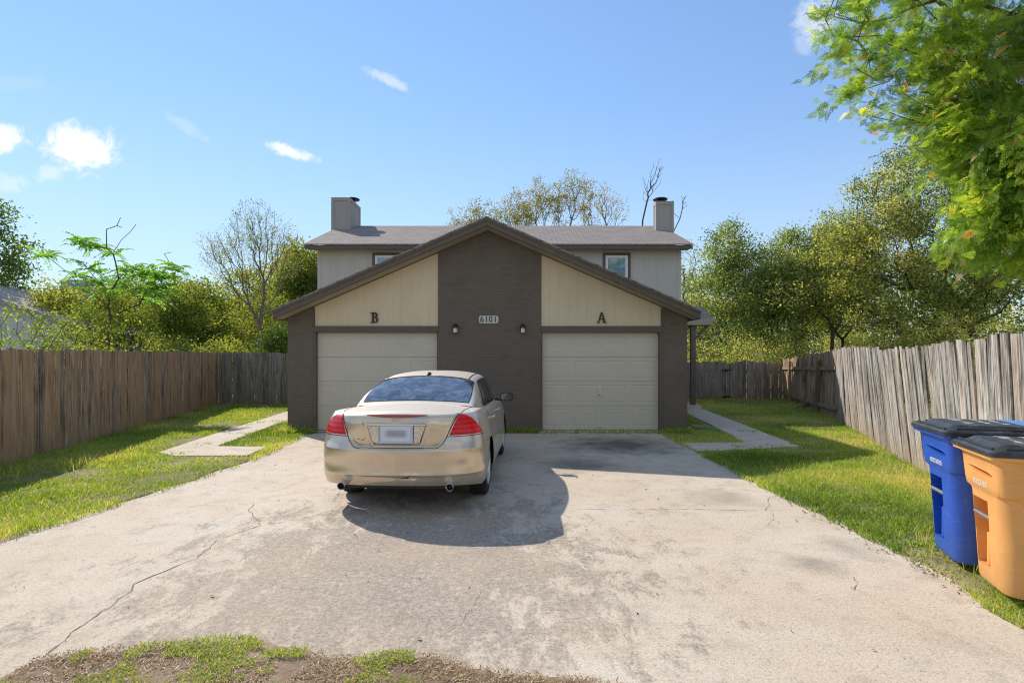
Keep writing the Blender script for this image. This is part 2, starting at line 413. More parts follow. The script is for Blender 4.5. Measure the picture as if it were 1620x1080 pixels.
FENCE_R = M_fence('silver_fence', (0.050, 0.041, 0.033), (0.27, 0.236, 0.20), (0.68, 0.64, 0.575), (0.36, 0.23, 0.13), 1.0, 0.35)
FENCE_B = M_fence('dark_fence', (0.07, 0.063, 0.053), (0.23, 0.205, 0.17), (0.42, 0.375, 0.32), (0.25, 0.18, 0.12), 0.6)
RAILM = M_fence('rail_timber', (0.12, 0.085, 0.055), (0.28, 0.21, 0.145), (0.44, 0.36, 0.26), (0.30, 0.20, 0.11), 0.3)
BARK = M_bark('brown_bark', (0.05, 0.038, 0.027), (0.14, 0.11, 0.085))
BARKT = M_bark('twig_bark', (0.10, 0.085, 0.07), (0.24, 0.21, 0.18))
BARKG = M_bark('grey_bark', (0.13, 0.115, 0.10), (0.30, 0.27, 0.24))

# ------------------------------------------------------------------ camera / light / world
CAM_H = 1.70
cam = bpy.data.cameras.new('camera'); camo = bpy.data.objects.new('camera', cam); COL.objects.link(camo)
cam.sensor_width = 36; cam.lens = 20.0; cam.shift_y = 20/1620; cam.clip_end = 2000; cam.clip_start = 0.05
camo.location = (0, 0, CAM_H); camo.rotation_euler = (R(90), 0, 0)
scene.camera = camo

sd = Vector((-0.845, 0.93, 1.0)).normalized()
EL = math.asin(sd.z); AZ = math.atan2(sd.x, sd.y)          # azimuth clockwise from +Y
sun = bpy.data.lights.new('sun', 'SUN'); suno = bpy.data.objects.new('sun', sun); COL.objects.link(suno)
sun.energy = 5.0; sun.angle = R(0.53); sun.color = (1.0, 0.93, 0.83)
suno.rotation_euler = (-sd).to_track_quat('-Z', 'Y').to_euler(); suno.location = (-8, 9, 12)

world = bpy.data.worlds.new('World'); scene.world = world; world.use_nodes = True
wt = world.node_tree; wt.nodes.clear()
class WN(NT):
    def __init__(s): s.t = wt
w = WN()
sky = w.n('ShaderNodeTexSky', {'sky_type': 'NISHITA', 'sun_disc': False, 'sun_elevation': EL, 'sun_rotation': AZ,
                              'altitude': 100.0, 'air_density': 1.0, 'dust_density': 0.0, 'ozone_density': 1.2})
dirv = w.n('ShaderNodeTexCoord').outputs['Generated']
sp = w.n('ShaderNodeSeparateXYZ', None, Vector=dirv)
yy = w.math('MAXIMUM', sp.outputs[1], 0.02)
gu = w.math('DIVIDE', sp.outputs[0], yy); gv = w.math('DIVIDE', sp.outputs[2], yy)
front = w.math('GREATER_THAN', sp.outputs[1], 0.05)
cl = None
gvec = w.n('ShaderNodeCombineXYZ', None, X=gu, Y=gv, Z=0.0).outputs[0]
cn = w.noise(gvec, 17.0, 8, 0.66, 0.5); cn2 = w.noise(gvec, 60.0, 7, 0.7, 0.3)
cnn = w.math('ADD', w.math('MULTIPLY', w.math('SUBTRACT', cn, 0.5), 1.25), w.math('MULTIPLY', w.math('SUBTRACT', cn2, 0.5), 0.55))
# (direction u, v, half width, half height, tilt, opacity): fair-weather cumulus scraps
for (u, v, a_, b_, tl, op) in ((-0.752, 0.362, 0.066, 0.042, -0.05, 1.0), (-0.815, 0.318, 0.030, 0.018, 0, 0.35), (-0.893, 0.378, 0.030, 0.028, 0, 0.8),
                               (-0.388, 0.354, 0.046, 0.012, -0.32, 0.8), (-0.215, 0.480, 0.032, 0.011, -0.42, 0.40), (-0.197, 0.468, 0.012, 0.006, -0.5, 0.25), (-0.575, 0.40, 0.035, 0.012, -0.6, 0.16),
                               (0.535, 0.59, 0.040, 0.045, 0, 0.5), (0.512, 0.545, 0.018, 0.022, 0, 0.22), (-0.88, 0.30, 0.03, 0.018, 0, 0.3), (-0.86, 0.475, 0.05, 0.014, 0, 0.08)):
    du = w.math('SUBTRACT', gu, u); dv = w.math('SUBTRACT', gv, v)
    dv2 = w.math('SUBTRACT', dv, w.math('MULTIPLY', du, tl))
    rr = w.math('SQRT', w.math('ADD', w.math('POWER', w.math('DIVIDE', du, a_), 2.0), w.math('POWER', w.math('DIVIDE', dv2, b_), 2.0)))
    rr = w.math('SUBTRACT', rr, w.math('MULTIPLY', cnn, 2.1))
    mk = w.n('ShaderNodeMapRange', {'interpolation_type': 'SMOOTHSTEP'}, i0=rr, i1=0.35, i2=1.3, i3=op, i4=0.0).outputs[0]
    cl = mk if cl is None else w.math('MAXIMUM', cl, mk)
cl = w.math('MULTIPLY', cl, front)
SKY_S = 0.15
sp_z = sp.outputs[2]
lum = w.n('ShaderNodeRGBToBW', None, Color=sky.outputs[0]).outputs[0]
gain = w.math('DIVIDE', 1.75, w.math('ADD', 1.0, w.math('MULTIPLY', lum, 0.16)))
gcol = w.n('ShaderNodeCombineXYZ', None, X=gain, Y=gain, Z=gain).outputs[0]
skyc = w.mix(1.0, sky.outputs[0], gcol, 'MULTIPLY')
skyc = w.mix(1.0, skyc, (0.94, 1.01, 1.08), 'MULTIPLY')
hz = w.n('ShaderNodeMapRange', {'interpolation_type': 'SMOOTHSTEP'}, i0=sp_z, i1=0.0, i2=0.42, i3=0.34, i4=0.0).outputs[0]
skyc = w.mix(hz, skyc, (0.80/SKY_S, 0.88/SKY_S, 0.96/SKY_S))
full = w.mix(cl, skyc, (1.12/SKY_S, 1.12/SKY_S, 1.12/SKY_S))
# unseen clouds added behind the camera to lift fill light and feed glass reflections
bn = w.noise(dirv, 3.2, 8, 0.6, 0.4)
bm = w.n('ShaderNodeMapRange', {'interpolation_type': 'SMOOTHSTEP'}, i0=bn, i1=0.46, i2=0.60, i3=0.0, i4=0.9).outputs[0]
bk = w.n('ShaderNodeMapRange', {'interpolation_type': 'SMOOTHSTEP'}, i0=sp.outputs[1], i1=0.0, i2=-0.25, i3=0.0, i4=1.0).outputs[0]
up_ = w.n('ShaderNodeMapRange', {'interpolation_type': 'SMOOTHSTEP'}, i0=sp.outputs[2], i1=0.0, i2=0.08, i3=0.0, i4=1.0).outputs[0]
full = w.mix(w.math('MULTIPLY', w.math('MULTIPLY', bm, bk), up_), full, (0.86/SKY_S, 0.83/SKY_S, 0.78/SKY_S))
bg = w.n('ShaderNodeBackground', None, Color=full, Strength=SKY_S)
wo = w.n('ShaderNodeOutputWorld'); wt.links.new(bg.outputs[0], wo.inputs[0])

scene.view_settings.view_transform = 'Standard'
scene.view_settings.look = 'None'
scene.view_settings.exposure = 0; scene.view_settings.gamma = 1
try:
    scene.cycles.use_denoising = True; scene.cycles.denoising_prefilter = 'NONE'; scene.cycles.pixel_filter_type = 'BLACKMAN_HARRIS'; scene.cycles.filter_width = 1.15
    scene.cycles.max_bounces = 6; scene.cycles.transparent_max_bounces = 8
    scene.cycles.sample_clamp_indirect = 3.0
except Exception: pass

# ------------------------------------------------------------------ ground, drive, walks
DX0, DX1 = -4.35, 3.30            # driveway sides
def left_edge(y):                 # lawn/drive border on the left
    return np.interp(y, [2.6, 4.6, 5.24, 6.4, 7.43, 9.39, 11.9, 13], [-4.95, -4.85, -4.74, -4.5, -4.33, -4.2, -4.38, -4.4])
def right_edge(y):
    return np.interp(y, [2, 3.6, 5.4, 7.6, 9.5, 12, 13], [3.26, 3.28, 3.38, 3.27, 3.28, 3.26, 3.25])
def lawn_z(x, y):
    dl = left_edge(y) - x; dr = x - right_edge(y); d = np.maximum(dl, dr)
    return 0.012 + 0.014*sstep(d, 0.05, 0.9) + 0.07*np.exp(-((x-3.75)/0.40)**2-((y-4.3)/0.9)**4) + (vnoise(x, y, 1.3)-0.5)*0.018*sstep(d, 0, 0.6) + (vnoise(x+9, y, 5.0)-0.5)*0.012

g = MB(); g.add([(-700,-700,-0.06),(700,-700,-0.06),(700,900,-0.06),(-700,900,-0.06)], [(0,1,2,3)])
tag(g.build('ground', TERR), kind='structure')

# driveway slab with cracks (strips 3 mm proud of the slab) in the same mesh
d = MB()
d.add([(-7.5,-2.5,0.0),(7.5,-2.5,0.0),(7.5,3.3,0.0),(3.75,3.3,0.0),(3.62,12.6,0.0),(-4.7,12.6,0.0),(-4.85,9,0.0),(-5.3,4.6,0.0),(-7.5,3.6,0.0)], [(0,1,2,3,4,5,6,7,8)])
def px2g(px, py, z=0.0):
    Y = (CAM_H - z)*900/(py-560); return ((px-810)/900*Y, Y)
rngc = np.random.default_rng(3)
def crack(pts, wd=0.012, jit=0.06):
    wd = wd*0.75
    P = []
    for i in range(len(pts)-1):
        a = np.array(pts[i]); b = np.array(pts[i+1]); L = np.linalg.norm(b-a); n = max(2, int(L/0.05))
        for k in range(n): P.append(a + (b-a)*k/n)
    P.append(np.array(pts[-1])); P = np.array(P); n = len(P)
    nz = np.cumsum(rngc.normal(0, 1, (n, 2)), 0); nz -= np.linspace(0, 1, n)[:, None]*nz[-1]
    P = P + nz*jit*0.22
    T = np.gradient(P, axis=0); T /= np.linalg.norm(T, axis=1)[:, None] + 1e-9
    N = np.stack([-T[:, 1], T[:, 0]], 1)
    wv = wd*(0.15 + 1.1*rngc.random(n)**1.5); wv[0] = wv[-1] = 0.001
    V = [(*(P[i]+N[i]*wv[i]*0.5), 0.003) for i in range(n)] + [(*(P[i]-N[i]*wv[i]*0.5), 0.003) for i in range(n)]
    d.add(V, [(i, i+n, i+n+1, i+1) for i in range(n-1)], 1)
crack([px2g(*p) for p in ((40,1055),(95,1020),(150,975),(180,950),(210,928),(262,905),(304,886),(340,868),(345,855),(385,840),(415,829))], 0.016)
crack([px2g(*p) for p in ((415,829),(409,815),(398,803),(403,796))], 0.012)
crack([px2g(*p) for p in ((415,829),(470,823),(510,815),(535,808))], 0.007)
crack([px2g(*p) for p in ((912,805),(1000,806),(1100,806),(1214,808))], 0.013, 0.012)
crack([px2g(*p) for p in ((1214,808),(1216,790),(1226,783))], 0.010)
crack([px2g(*p) for p in ((1214,808),(1219,822),(1212,832))], 0.006)
crack([px2g(*p) for p in ((1352,912),(1358,922),(1352,934))], 0.010)
crack([px2g(*p) for p in ((200,797),(300,800),(345,799))], 0.006)
crack([px2g(*p) for p in ((840,742),(870,748),(905,748))], 0.012)
crack([px2g(*p) for p in ((860,715),(905,708),(960,716),(1050,722))], 0.010)
crack([px2g(*p) for p in ((700,1000),(745,960),(760,930),(790,905))], 0.004)
tag(d.build('driveway', [CONC, CRACK]), kind='structure')

WALK_L = [(-4.35,9.35),(-4.98,9.32),(-5.5,9.30),(-5.98,9.62),(-6.22,12.0),(-6.55,16.8),(-6.62,18.4),(-5.82,18.4),(-5.66,14.4),(-5.33,10.28),(-4.4,10.2)]
WALK_R = [(3.2,9.75),(3.9,9.85),(5.19,10.27),(5.42,13.0),(5.77,17.2),(4.98,17.2),(4.7,13.5),(4.38,10.72),(3.2,10.62)]
def slab(name, poly, z0, z1, mat):
    b = MB(); n = len(poly)
    pp = np.array(poly); area = 0.5*np.sum(pp[:,0]*np.roll(pp[:,1],-1) - np.roll(pp[:,0],-1)*pp[:,1])
    if area < 0: poly = poly[::-1]
    V = [(x, y, z1) for x, y in poly] + [(x, y, z0) for x, y in poly]
    F = [tuple(range(n))] + [(i, i+n, (i+1) % n+n, (i+1) % n) for i in range(n)]
    b.add(V, F); return b.build(name, mat)
tag(slab('walkway', WALK_L, -0.05, 0.042, CONC2), kind='structure')
tag(slab('walkway', WALK_R, -0.05, 0.044, CONC2), kind='structure')

def inpoly(x, y, poly):
    c = np.zeros(len(x), bool); n = len(poly)
    for i in range(n):
        x0, y0 = poly[i]; x1, y1 = poly[(i+1) % n]
        cond = ((y0 > y) != (y1 > y)) & (x < (x1-x0)*(y-y0)/((y1-y0)+1e-12)+x0)
        c ^= cond
    return c

def lawn(side):
    ys = np.arange(2.4, 24.0, 0.16); ts = np.linspace(0, 1, 60)**1.4
    G = []
    for y in ys:
        j = (vnoise(y*1.0, 3.3 if side < 0 else 7.7, 2.2)-0.5)*0.16 + (vnoise(y, 1.1, 9.0)-0.5)*0.08
        e = float(left_edge(y) if side < 0 else right_edge(y)) + j
        far = -13.0 if side < 0 else 13.0
        x = e + (far-e)*ts
        if y > 12.3:
            x = (-4.0 if side < 0 else 3.2) + (far-(-4.0 if side < 0 else 3.2))*ts
        z = lawn_z(x, np.full_like(x, y)); z[0] = -0.03
        G.append(np.stack([x, np.full_like(x, y), z], 1))
    G = np.array(G); n, m = G.shape[:2]
    I = np.arange(n*m).reshape(n, m)
    if side < 0: F = np.stack([I[:-1,:-1], I[1:,:-1], I[1:,1:], I[:-1,1:]], -1).reshape(-1, 4)
    else: F = np.stack([I[:-1,:-1], I[:-1,1:], I[1:,1:], I[1:,:-1]], -1).reshape(-1, 4)
    return tag(mesh_obj('lawn', G.reshape(-1, 3), F, SOIL, smooth=True), kind='structure')
lawn(-1); lawn(1)

# street-side bed of dirt and mown grass at the bottom of the picture
bed_out = [px2g(*p) for p in ((-40,1110),(10,1075),(25,1060),(60,1045),(120,1033),(220,1026),(300,1019),(360,1013),(410,1013),(440,1021),(470,1024),(500,1031),(525,1043),(560,1042),(600,1037),(648,1036),(690,1040),(720,1048),(744,1058),(796,1065),(870,1073),(950,1079),(1010,1090),(1060,1120))]
def bed():
    V = []; n = len(bed_out); rows = 14
    bo = np.array(bed_out)
    # refine outline
    t = np.linspace(0, n-1, 150); bx = np.interp(t, np.arange(n), bo[:,0]); by = np.interp(t, np.arange(n), bo[:,1]) + (vnoise(t, 0.5, 1.9)-0.5)*0.05
    G = []
    for r_ in range(rows):
        f = r_/(rows-1)
        y = by - f*(by-1.4)
        z = 0.004 + 0.030*sstep(f, 0, 0.15) + (vnoise(bx*6, y*6)-0.5)*0.02*sstep(f, 0, .1)
        G.append(np.stack([bx, y, z], 1))
    G = np.array(G); I = np.arange(rows*150).reshape(rows, 150)
    F = np.stack([I[:-1,:-1], I[1:,:-1], I[1:,1:], I[:-1,1:]], -1).reshape(-1, 4)
    return tag(mesh_obj('dirt_bed', G.reshape(-1, 3), F, DIRT, smooth=True), kind='structure')
bed()

# ------------------------------------------------------------------ grass (stuff)
def blades(rng, x, y, z, h, wd, tint, lean=0.5):
    n = len(x); a = rng.random(n)*2*np.pi; b = rng.random(n)*2*np.pi
    ln = h*lean*(0.3+rng.random(n))
    P = np.stack([x, y, z], 1)
    wv = np.stack([np.cos(a)*wd, np.sin(a)*wd, np.zeros(n)], 1)
    tip = P + np.stack([np.cos(b)*ln, np.sin(b)*ln, h], 1)
    mid = P + np.stack([np.cos(b)*ln*0.35, np.sin(b)*ln*0.35, h*0.6], 1)
    V = np.stack([P-wv*0.5, P+wv*0.5, mid+wv*0.42, tip, mid-wv*0.42], 1).reshape(-1, 3)
    I = np.arange(n)*5
    F = np.stack([I, I+1, I+2, I+4], 1); F2 = np.stack([I+4, I+2, I+3, I+3], 1)
    T = np.repeat(tint, 5)
    return V, F, F2, T
def grass_obj(name, sets, label, cat='grass', mat=None):
    VV = []; FF = []; TT = []; b = 0
    for V, F, F2, T in sets:
        VV.append(V); TT.append(T)
        FF.append(np.concatenate([F, F2]) + b); b += len(V)
    V = np.concatenate(VV); F = np.concatenate(FF); T = np.concatenate(TT)
    quads = [tuple(f) if f[2] != f[3] else tuple(f[:3]) for f in F.tolist()]
    me = bpy.data.meshes.new(name); me.from_pydata(V.tolist(), [], quads); me.update()
    a = me.attributes.new('tint', 'FLOAT', 'POINT'); a.data.foreach_set('value', T.astype(np.float32))
    me.materials.append(mat or GRASS)
    o = bpy.data.objects.new(name, me); COL.objects.link(o)
    return tag(o, label, cat, kind='stuff')

def fence_x_left(y): return np.interp(y, [3, 8.27, 19.1], [-6.25, -7.44, -9.87])
def fence_x_right(y): return np.interp(y, [3, 5.26, 14.2, 21.6], [3.92, 4.73, 8.12, 10.2])
HOUSE = [(-4.9,12.4),(3.82,12.4),(3.82,18),(5.45,18),(5.45,26),(-6.25,26),(-6.25,18),(-4.9,18)]
BINS = []   # filled for a taller fringe
def lawn_grass(side, n, seed):
    rng = np.random.default_rng(seed)
    # sample denser near the camera
    u = rng.random(n*3)
    y = 2.6 + 18.6*u**1.55
    x0 = left_edge(y) if side < 0 else right_edge(y)
    x1 = fence_x_left(y)-0.1 if side < 0 else fence_x_right(y)+0.1
    back = y > 12.4
    if side < 0: x0 = np.where(back, -4.9, x0)
    else: x0 = np.where(back, 3.85, x0)
    t = rng.random(n*3)
    xe_ = x0 + (0.12 if side < 0 else -0.12)*(y < 12.4)
    x = xe_ + (x1-xe_)*t
    x = x + (vnoise(x, y, 4.0)-0.5)*0.10*(t < 0.05)
    wpoly = WALK_L if side < 0 else WALK_R
    keep = ~inpoly(x, y, wpoly) & ~inpoly(x, y, HOUSE)
    if side < 0: keep &= (y < 19.1)
    patch = vnoise(x+3, y, 0.9)*0.6 + vnoise(x, y+5, 3.1)*0.4
    keep &= rng.random(n*3) < np.clip(0.25 + 1.9*(patch-0.28), 0.10, 1.0)
    idx = np.where(keep)[0][:n]; x = x[idx]; y = y[idx]; patch = patch[idx]
    de = np.abs(x - (left_edge(y) if side < 0 else right_edge(y)))
    df = np.abs(x - (fence_x_left(y) if side < 0 else fence_x_right(y)))
    edge = np.exp(-de/0.10) * (vnoise(y, x*0+2, 2.6) > 0.45) + 1.1*np.exp(-df/0.14)
    h = (0.022 + 0.045*patch)*(0.5+rng.random(len(x))) * (1 + 0.7*edge)
    tall = rng.random(len(x)) < 0.012; h = np.where(tall, h*2.0, h)
    wd = np.clip(0.0035 + 0.00055*y, 0.004, 0.016)*(0.7+0.6*rng.random(len(x)))
    straw = vnoise(x+20, y+11, 0.75)
    tint = np.clip(0.26 + 0.36*rng.random(len(x)) + 0.75*(straw-0.5) + 0.25*(vnoise(x, y+31, 2.6)-0.5) + (rng.random(len(x)) < 0.16)*0.4 - 0.1*edge, 0.0, 1.0)
    z = lawn_z(x, y) - 0.006
    return [blades(rng, x, y, z, h, wd, tint, 0.75)], rng
def broadleaf(rng, cx, cy, n, r, tint0):
    a = rng.random(n)*6.283; rr = r*np.sqrt(rng.random(n)); x = cx+rr*np.cos(a); y = cy+rr*np.sin(a)
    z = lawn_z(x, y)
    return blades(rng, x, y, z, 0.012+0.03*rng.random(n), 0.018+0.012*rng.random(n), np.clip(tint0+0.25*rng.random(n), 0, 1), 1.6)
sL, rg = lawn_grass(-1, 105000, 11)
for _ in range(26):
    yy_ = 5+13*rg.random(); xx_ = float(left_edge(yy_))-0.3-2.6*rg.random()
    sL.append(broadleaf(rg, xx_, yy_, 60, 0.22, 0.25))
# seedy weeds at the shade line by the left fence
for (wx, wy) in ((-6.9,7.3),(-6.7,7.7),(-6.35,8.5),(-6.2,8.9),(-6.05,9.1),(-6.85,7.5),(-6.45,8.2),(-4.75,12.25),(-4.9,12.2),(-4.6,12.3),(-5.0,12.3)):
    n = 40; x = wx+rg.normal(0, .09, n); y = wy+rg.normal(0, .07, n)
    sL.append(blades(rg, x, y, lawn_z(x, y), 0.08+0.15*rg.random(n), np.full(n, 0.008), 0.45+0.4*rg.random(n), 0.6))
grass_obj('grass', sL, 'patchy green and straw coloured grass of the lawn by the brown fence')
sR, rg = lawn_grass(1, 135000, 12)
for _ in range(60):
    yy_ = 3.4+9*rg.random(); xx_ = float(right_edge(yy_))+0.25+(fence_x_right(yy_)-right_edge(yy_)-0.3)*rg.random()
    sR.append(broadleaf(rg, xx_, yy_, 70, 0.2, 0.2))
for (wx, wy, k) in ((3.45,7.3,90),(3.6,7.5,90),(3.85,7.9,60),(4.1,8.3,60),(3.5,6.9,60),(3.62,4.3,90),(3.55,4.7,70),(3.6,3.9,90),(3.8,5.2,70),(3.5,3.6,80),(3.7,3.4,60),(3.75,4.9,50),(3.45,12.2,60),(3.75,12.25,60)):
    n = k; x = wx+rg.normal(0, .11, n); y = wy+rg.normal(0, .16, n)
    sR.append(blades(rg, x, y, lawn_z(x, y), 0.05+0.09*rg.random(n), np.full(n, 0.006), 0.3+0.55*rg.random(n), 0.8))
grass_obj('grass', sR, 'bright green grass of the lawn beside the weathered grey fence')
# bed grass: two green tufts, straw elsewhere
rng = np.random.default_rng(21)
def bed_pts(n, f):
    x = -3.2+3.9*rng.random(n*4); y = 2.4+1.05*rng.random(n*4)
    bo = np.array(bed_out); by = np.interp(x, bo[:,0], bo[:,1])
    k = (y < by-0.01) & f(x, y); idx = np.where(k)[0][:n]; return x[idx], y[idx]
gm = lambda x, y: (0.6*vnoise(x*4.3+4, y*5.3) + 0.4*vnoise(x*11, y*11) + 0.24*sstep(x, -2.85, -2.5)*(1-sstep(x, -1.45, -1.1)) + 0.22*np.exp(-((x+0.72)/0.16)**2) - 0.22*(x > -0.45) > 0.72)
x1_, y1_ = bed_pts(14000, gm); z1_ = np.full(len(x1_), 0.028)
x2_, y2_ = bed_pts(20000, lambda x, y: vnoise(x*5, y*5) > 0.3); z2_ = np.full(len(x2_), 0.030)
bs = [blades(rng, x1_, y1_, z1_, 0.010+0.022*rng.random(len(x1_)), 0.0035+0.003*rng.random(len(x1_)), 0.2+0.5*rng.random(len(x1_)) + 0.3*(rng.random(len(x1_)) < .2), 1.3)]
str_ = [blades(rng, x2_, y2_, z2_, 0.004+0.012*rng.random(len(x2_)), 0.003+0.005*rng.random(len(x2_)), rng.random(len(x2_)), 3.0)]
grass_obj('grass', bs, 'short green tufts on the dirt bed at the street edge')
grass_obj('straw', str_, 'dry brown straw clippings covering the dirt bed at the street edge', 'straw', STRAW)
# fringe of moss and weeds at the foot of the brick wall
x3 = -1.5+2.1*rng.random(1800); y3 = 12.36-0.16*rng.random(1800)**2
x4 = np.concatenate([-4.8+0.55*rng.random(900), 3.3+0.55*rng.random(900), 0.65+2.5*rng.random(350)]); y4 = 12.36-0.28*rng.random(2150)**1.6
grass_obj('weeds', [blades(rng, x3, y3, np.zeros(1800), 0.03+0.09*rng.random(1800), np.full(1800, .014), 0.1+0.5*rng.random(1800), 0.8),
                    blades(rng, x4, y4, np.zeros(2150), 0.03+0.10*rng.random(2150), np.full(2150, .014), 0.15+0.5*rng.random(2150), 0.8)],
          'low green weeds sprouting along the foot of the garage wall', 'weeds')

# fallen leaves scattered over the concrete
rng = np.random.default_rng(8)
def litter():
    n = 620; x = -4+7.2*rng.random(n); y = 3.0+6.5*rng.random(n)
    x[:520] = 3.36-0.20*rng.random(520)**1.3-0.06*np.sin(np.arange(520)); y[:520] = 3.0+6.3*rng.random(520)
    s = 0.006+0.016*rng.random(n)**2; a = rng.random(n)*6.28
    V = []; F = []
    for i in range(n):
        b = len(V); c, sn = math.cos(a[i]), math.sin(a[i]); L = s[i]
        for (u, v, zz) in ((-L,0,.004),(0,-L*.45,.006+L*.2),(L,0,.005),(0,L*.45,.012+L*.4)):
            V.append((x[i]+u*c-v*sn, y[i]+u*sn+v*c, zz))
        F += [(b,b+1,b+3),(b+1,b+2,b+3)]
    m = M_simple('dead_leaf', (0.15, 0.10, 0.06), 0.8, var=0.7, sc=3)
    tag(mesh_obj('fallen_leaves', V, F, m), 'small dry brown leaves scattered over the concrete driveway', 'leaves', kind='stuff')
litter()

# ------------------------------------------------------------------ the duplex
HX = -0.535; YF = 12.44; YR = 11.98; RS = 0.4355; ZAP = 4.60
def zroof(x): return ZAP - RS*abs(x-HX)
house = empty('duplex_house', 'brown brick and cream sided duplex with two garage doors under one gable', 'house', (HX, YF, 0))
XL0, XL1, XC0, XC1, XR0, XR1 = -4.907, -4.375, -1.617, 0.640, 3.315, 3.835
def wall_poly(x0, x1, z0, y0, y1, b, m=0, top=0.21):
    pts = [(x0, z0), (x1, z0), (x1, zroof(x1)-top)]
    if x0 < HX < x1: pts.append((HX, zroof(HX)-top))
    pts.append((x0, zroof(x0)-top))
    b.prism(pts, y0, y1, 'y', m)
for (x0, x1) in ((XC0, XC1), (XL0, XL1), (XR0, XR1)):
    b = MB(); wall_poly(x0, x1, -0.1, YF, YF+0.26, b); b.build('brick_wall', BRICK, house, world=True)
# garage side walls
b = MB(); b.box(XL0, XL0+0.2, YF+0.262, 18.298, -0.1, zroof(XL0)-0.215); b.box(XR1-0.2, XR1, YF+0.262, 18.298, -0.1, zroof(XR1)-0.215)
b.build('side_wall', BRICK, house, world=True)
# cream gable panels above the doors
for (x0, x1) in ((XL1+0.001, XC0-0.001), (XC1+0.001, XR0-0.001)):
    b = MB(); wall_poly(x0, x1, 2.315, YF+0.03, YF+0.20, b); b.build('gable_siding', CREAM, house, world=True)
# header boards and jamb trims
for (x0, x1, jx0, jx1) in ((-4.372, -1.619, -4.372, -4.285), (0.642, 3.313, 3.222, 3.313)):
    b = MB(); b.box(x0, x1, YF-0.025, YF+0.14, 2.175, 2.313)
    b.box(jx0, jx1, YF-0.012, YF+0.14, 0.0, 2.173)
    ja = (x1-0.022, x1) if x0 < -2 else (x0, x0+0.024)
    b.box(ja[0], ja[1], YF+0.01, YF+0.14, 0.0, 2.173)
    b.build('door_trim', TRIM, house, world=True, bevel=0.004)
for (xa, xb) in ((-4.375, -4.315), (3.262, 3.318)):
    b = MB(); zt = min(zroof(xa), zroof(xb))-0.215
    b.box(xa, xb, YF-0.014, YF+0.028, 2.315, zt); b.build('corner_trim', TRIM, house, world=True)

def garage_door(x0, x1, z0, z1, cols, depth, label):
    """sectional door: four rows of pressed panels"""
    b = MB(); yb = YF+0.10
    rows = 4; rh = (z1-z0)/rows; cw = (x1-x0)/cols
    b.add([(x0, yb+0.02, z0), (x1, yb+0.02, z0), (x1, yb+0.02, z1), (x0, yb+0.02, z1)], [(0,1,2,3)], 1)
    for r_ in range(rows):
        a0 = z0+r_*rh+0.003; a1 = z0+(r_+1)*rh-0.003
        # section edges
        for (zz, s) in ((a0, 1), (a1, -1)):
            b.add([(x0, yb, zz), (x1, yb, zz), (x1, yb+0.02, zz-0.0022*s), (x0, yb+0.02, zz-0.0022*s)], [(0,3,2,1) if s > 0 else (0,1,2,3)])
        for c in range(cols):
            c0 = x0+c*cw; c1 = c0+cw
            mx, mz = 0.055, 0.075
            O = [(c0,a0),(c1,a0),(c1,a1),(c0,a1)]
            I1 = [(c0+mx,a0+mz),(c1-mx,a0+mz),(c1-mx,a1-mz),(c0+mx,a1-mz)]
            e = 0.012
            I2 = [(c0+mx+e,a0+mz+e),(c1-mx-e,a0+mz+e),(c1-mx-e,a1-mz-e),(c0+mx+e,a1-mz-e)]
            e2 = 0.034
            I3 = [(c0+mx+e2,a0+mz+e2),(c1-mx-e2,a0+mz+e2),(c1-mx-e2,a1-mz-e2),(c0+mx+e2,a1-mz-e2)]
            V = [(p[0], yb, p[1]) for p in O+I1] + [(p[0], yb+depth, p[1]) for p in I2] + [(p[0], yb+depth*0.15, p[1]) for p in I3]
            F = []
            for k in range(3):
                for i in range(4):
                    j = (i+1) % 4; F.append((k*4+i, k*4+j, (k+1)*4+j, (k+1)*4+i))
            F.append((12,13,14,15)); b.add(V, F)
    o = b.build('garage_door', [DOORP, BLACK], house, world=True)
    if label: o['label'] = label
    return o
gdl = garage_door(-4.283, -1.643, 0.03, 2.172, 4, 0.0045, None)
gdr = garage_door(0.668, 3.220, 0.03, 2.172, 4, 0.0065, None)
def door_bits(gd):
    yb = YF+0.10
    b = MB(); b.lathe([(0.0, 0.0), (0.030, 0.0), (0.030, 0.012), (0.012, 0.018), (0.012, 0.045), (0.0, 0.045)], 14, (0, 0, 0), 'y')
    V = [(v[0]+1.935, yb-0.002-v[1], v[2]+0.83) for v in b.V]; F = [tuple(reversed(f)) for f in b.F]
    hb = MB(); hb.add(V, F); hb.box(1.925, 2.01, yb-0.055, yb-0.042, 0.822, 0.838); hb.box(1.927, 1.943, yb-0.055, yb-0.042, 0.77, 0.822)
    o = hb.build('handle', STEEL, gd, world=True)
    lk = MB(); lk.lathe([(0.0, 0), (0.022, 0.0), (0.022, 0.008), (0.0, 0.008)], 12, (0, 0, 0), 'y')
    V = [(v[0]+1.932, yb-0.002-v[1], v[2]+0.965) for v in lk.V]; F = [tuple(reversed(f)) for f in lk.F]
    l2 = MB(); l2.add(V, F); l2.build('lock', WHITE, gd, world=True)
    st = MB(); st.box(1.90, 1.965, yb-0.012, yb-0.001, 0.07, 0.105); st.build('latch', STEEL, gd, world=True)
door_bits(gdr)
b = MB(); b.box(-4.40, -1.60, YF-0.03, YF+0.2, -0.05, 0.022); b.box(0.60, 3.33, YF-0.05, YF+0.2, -0.05, 0.024); b.build('door_sill', CONC2, house, world=True)

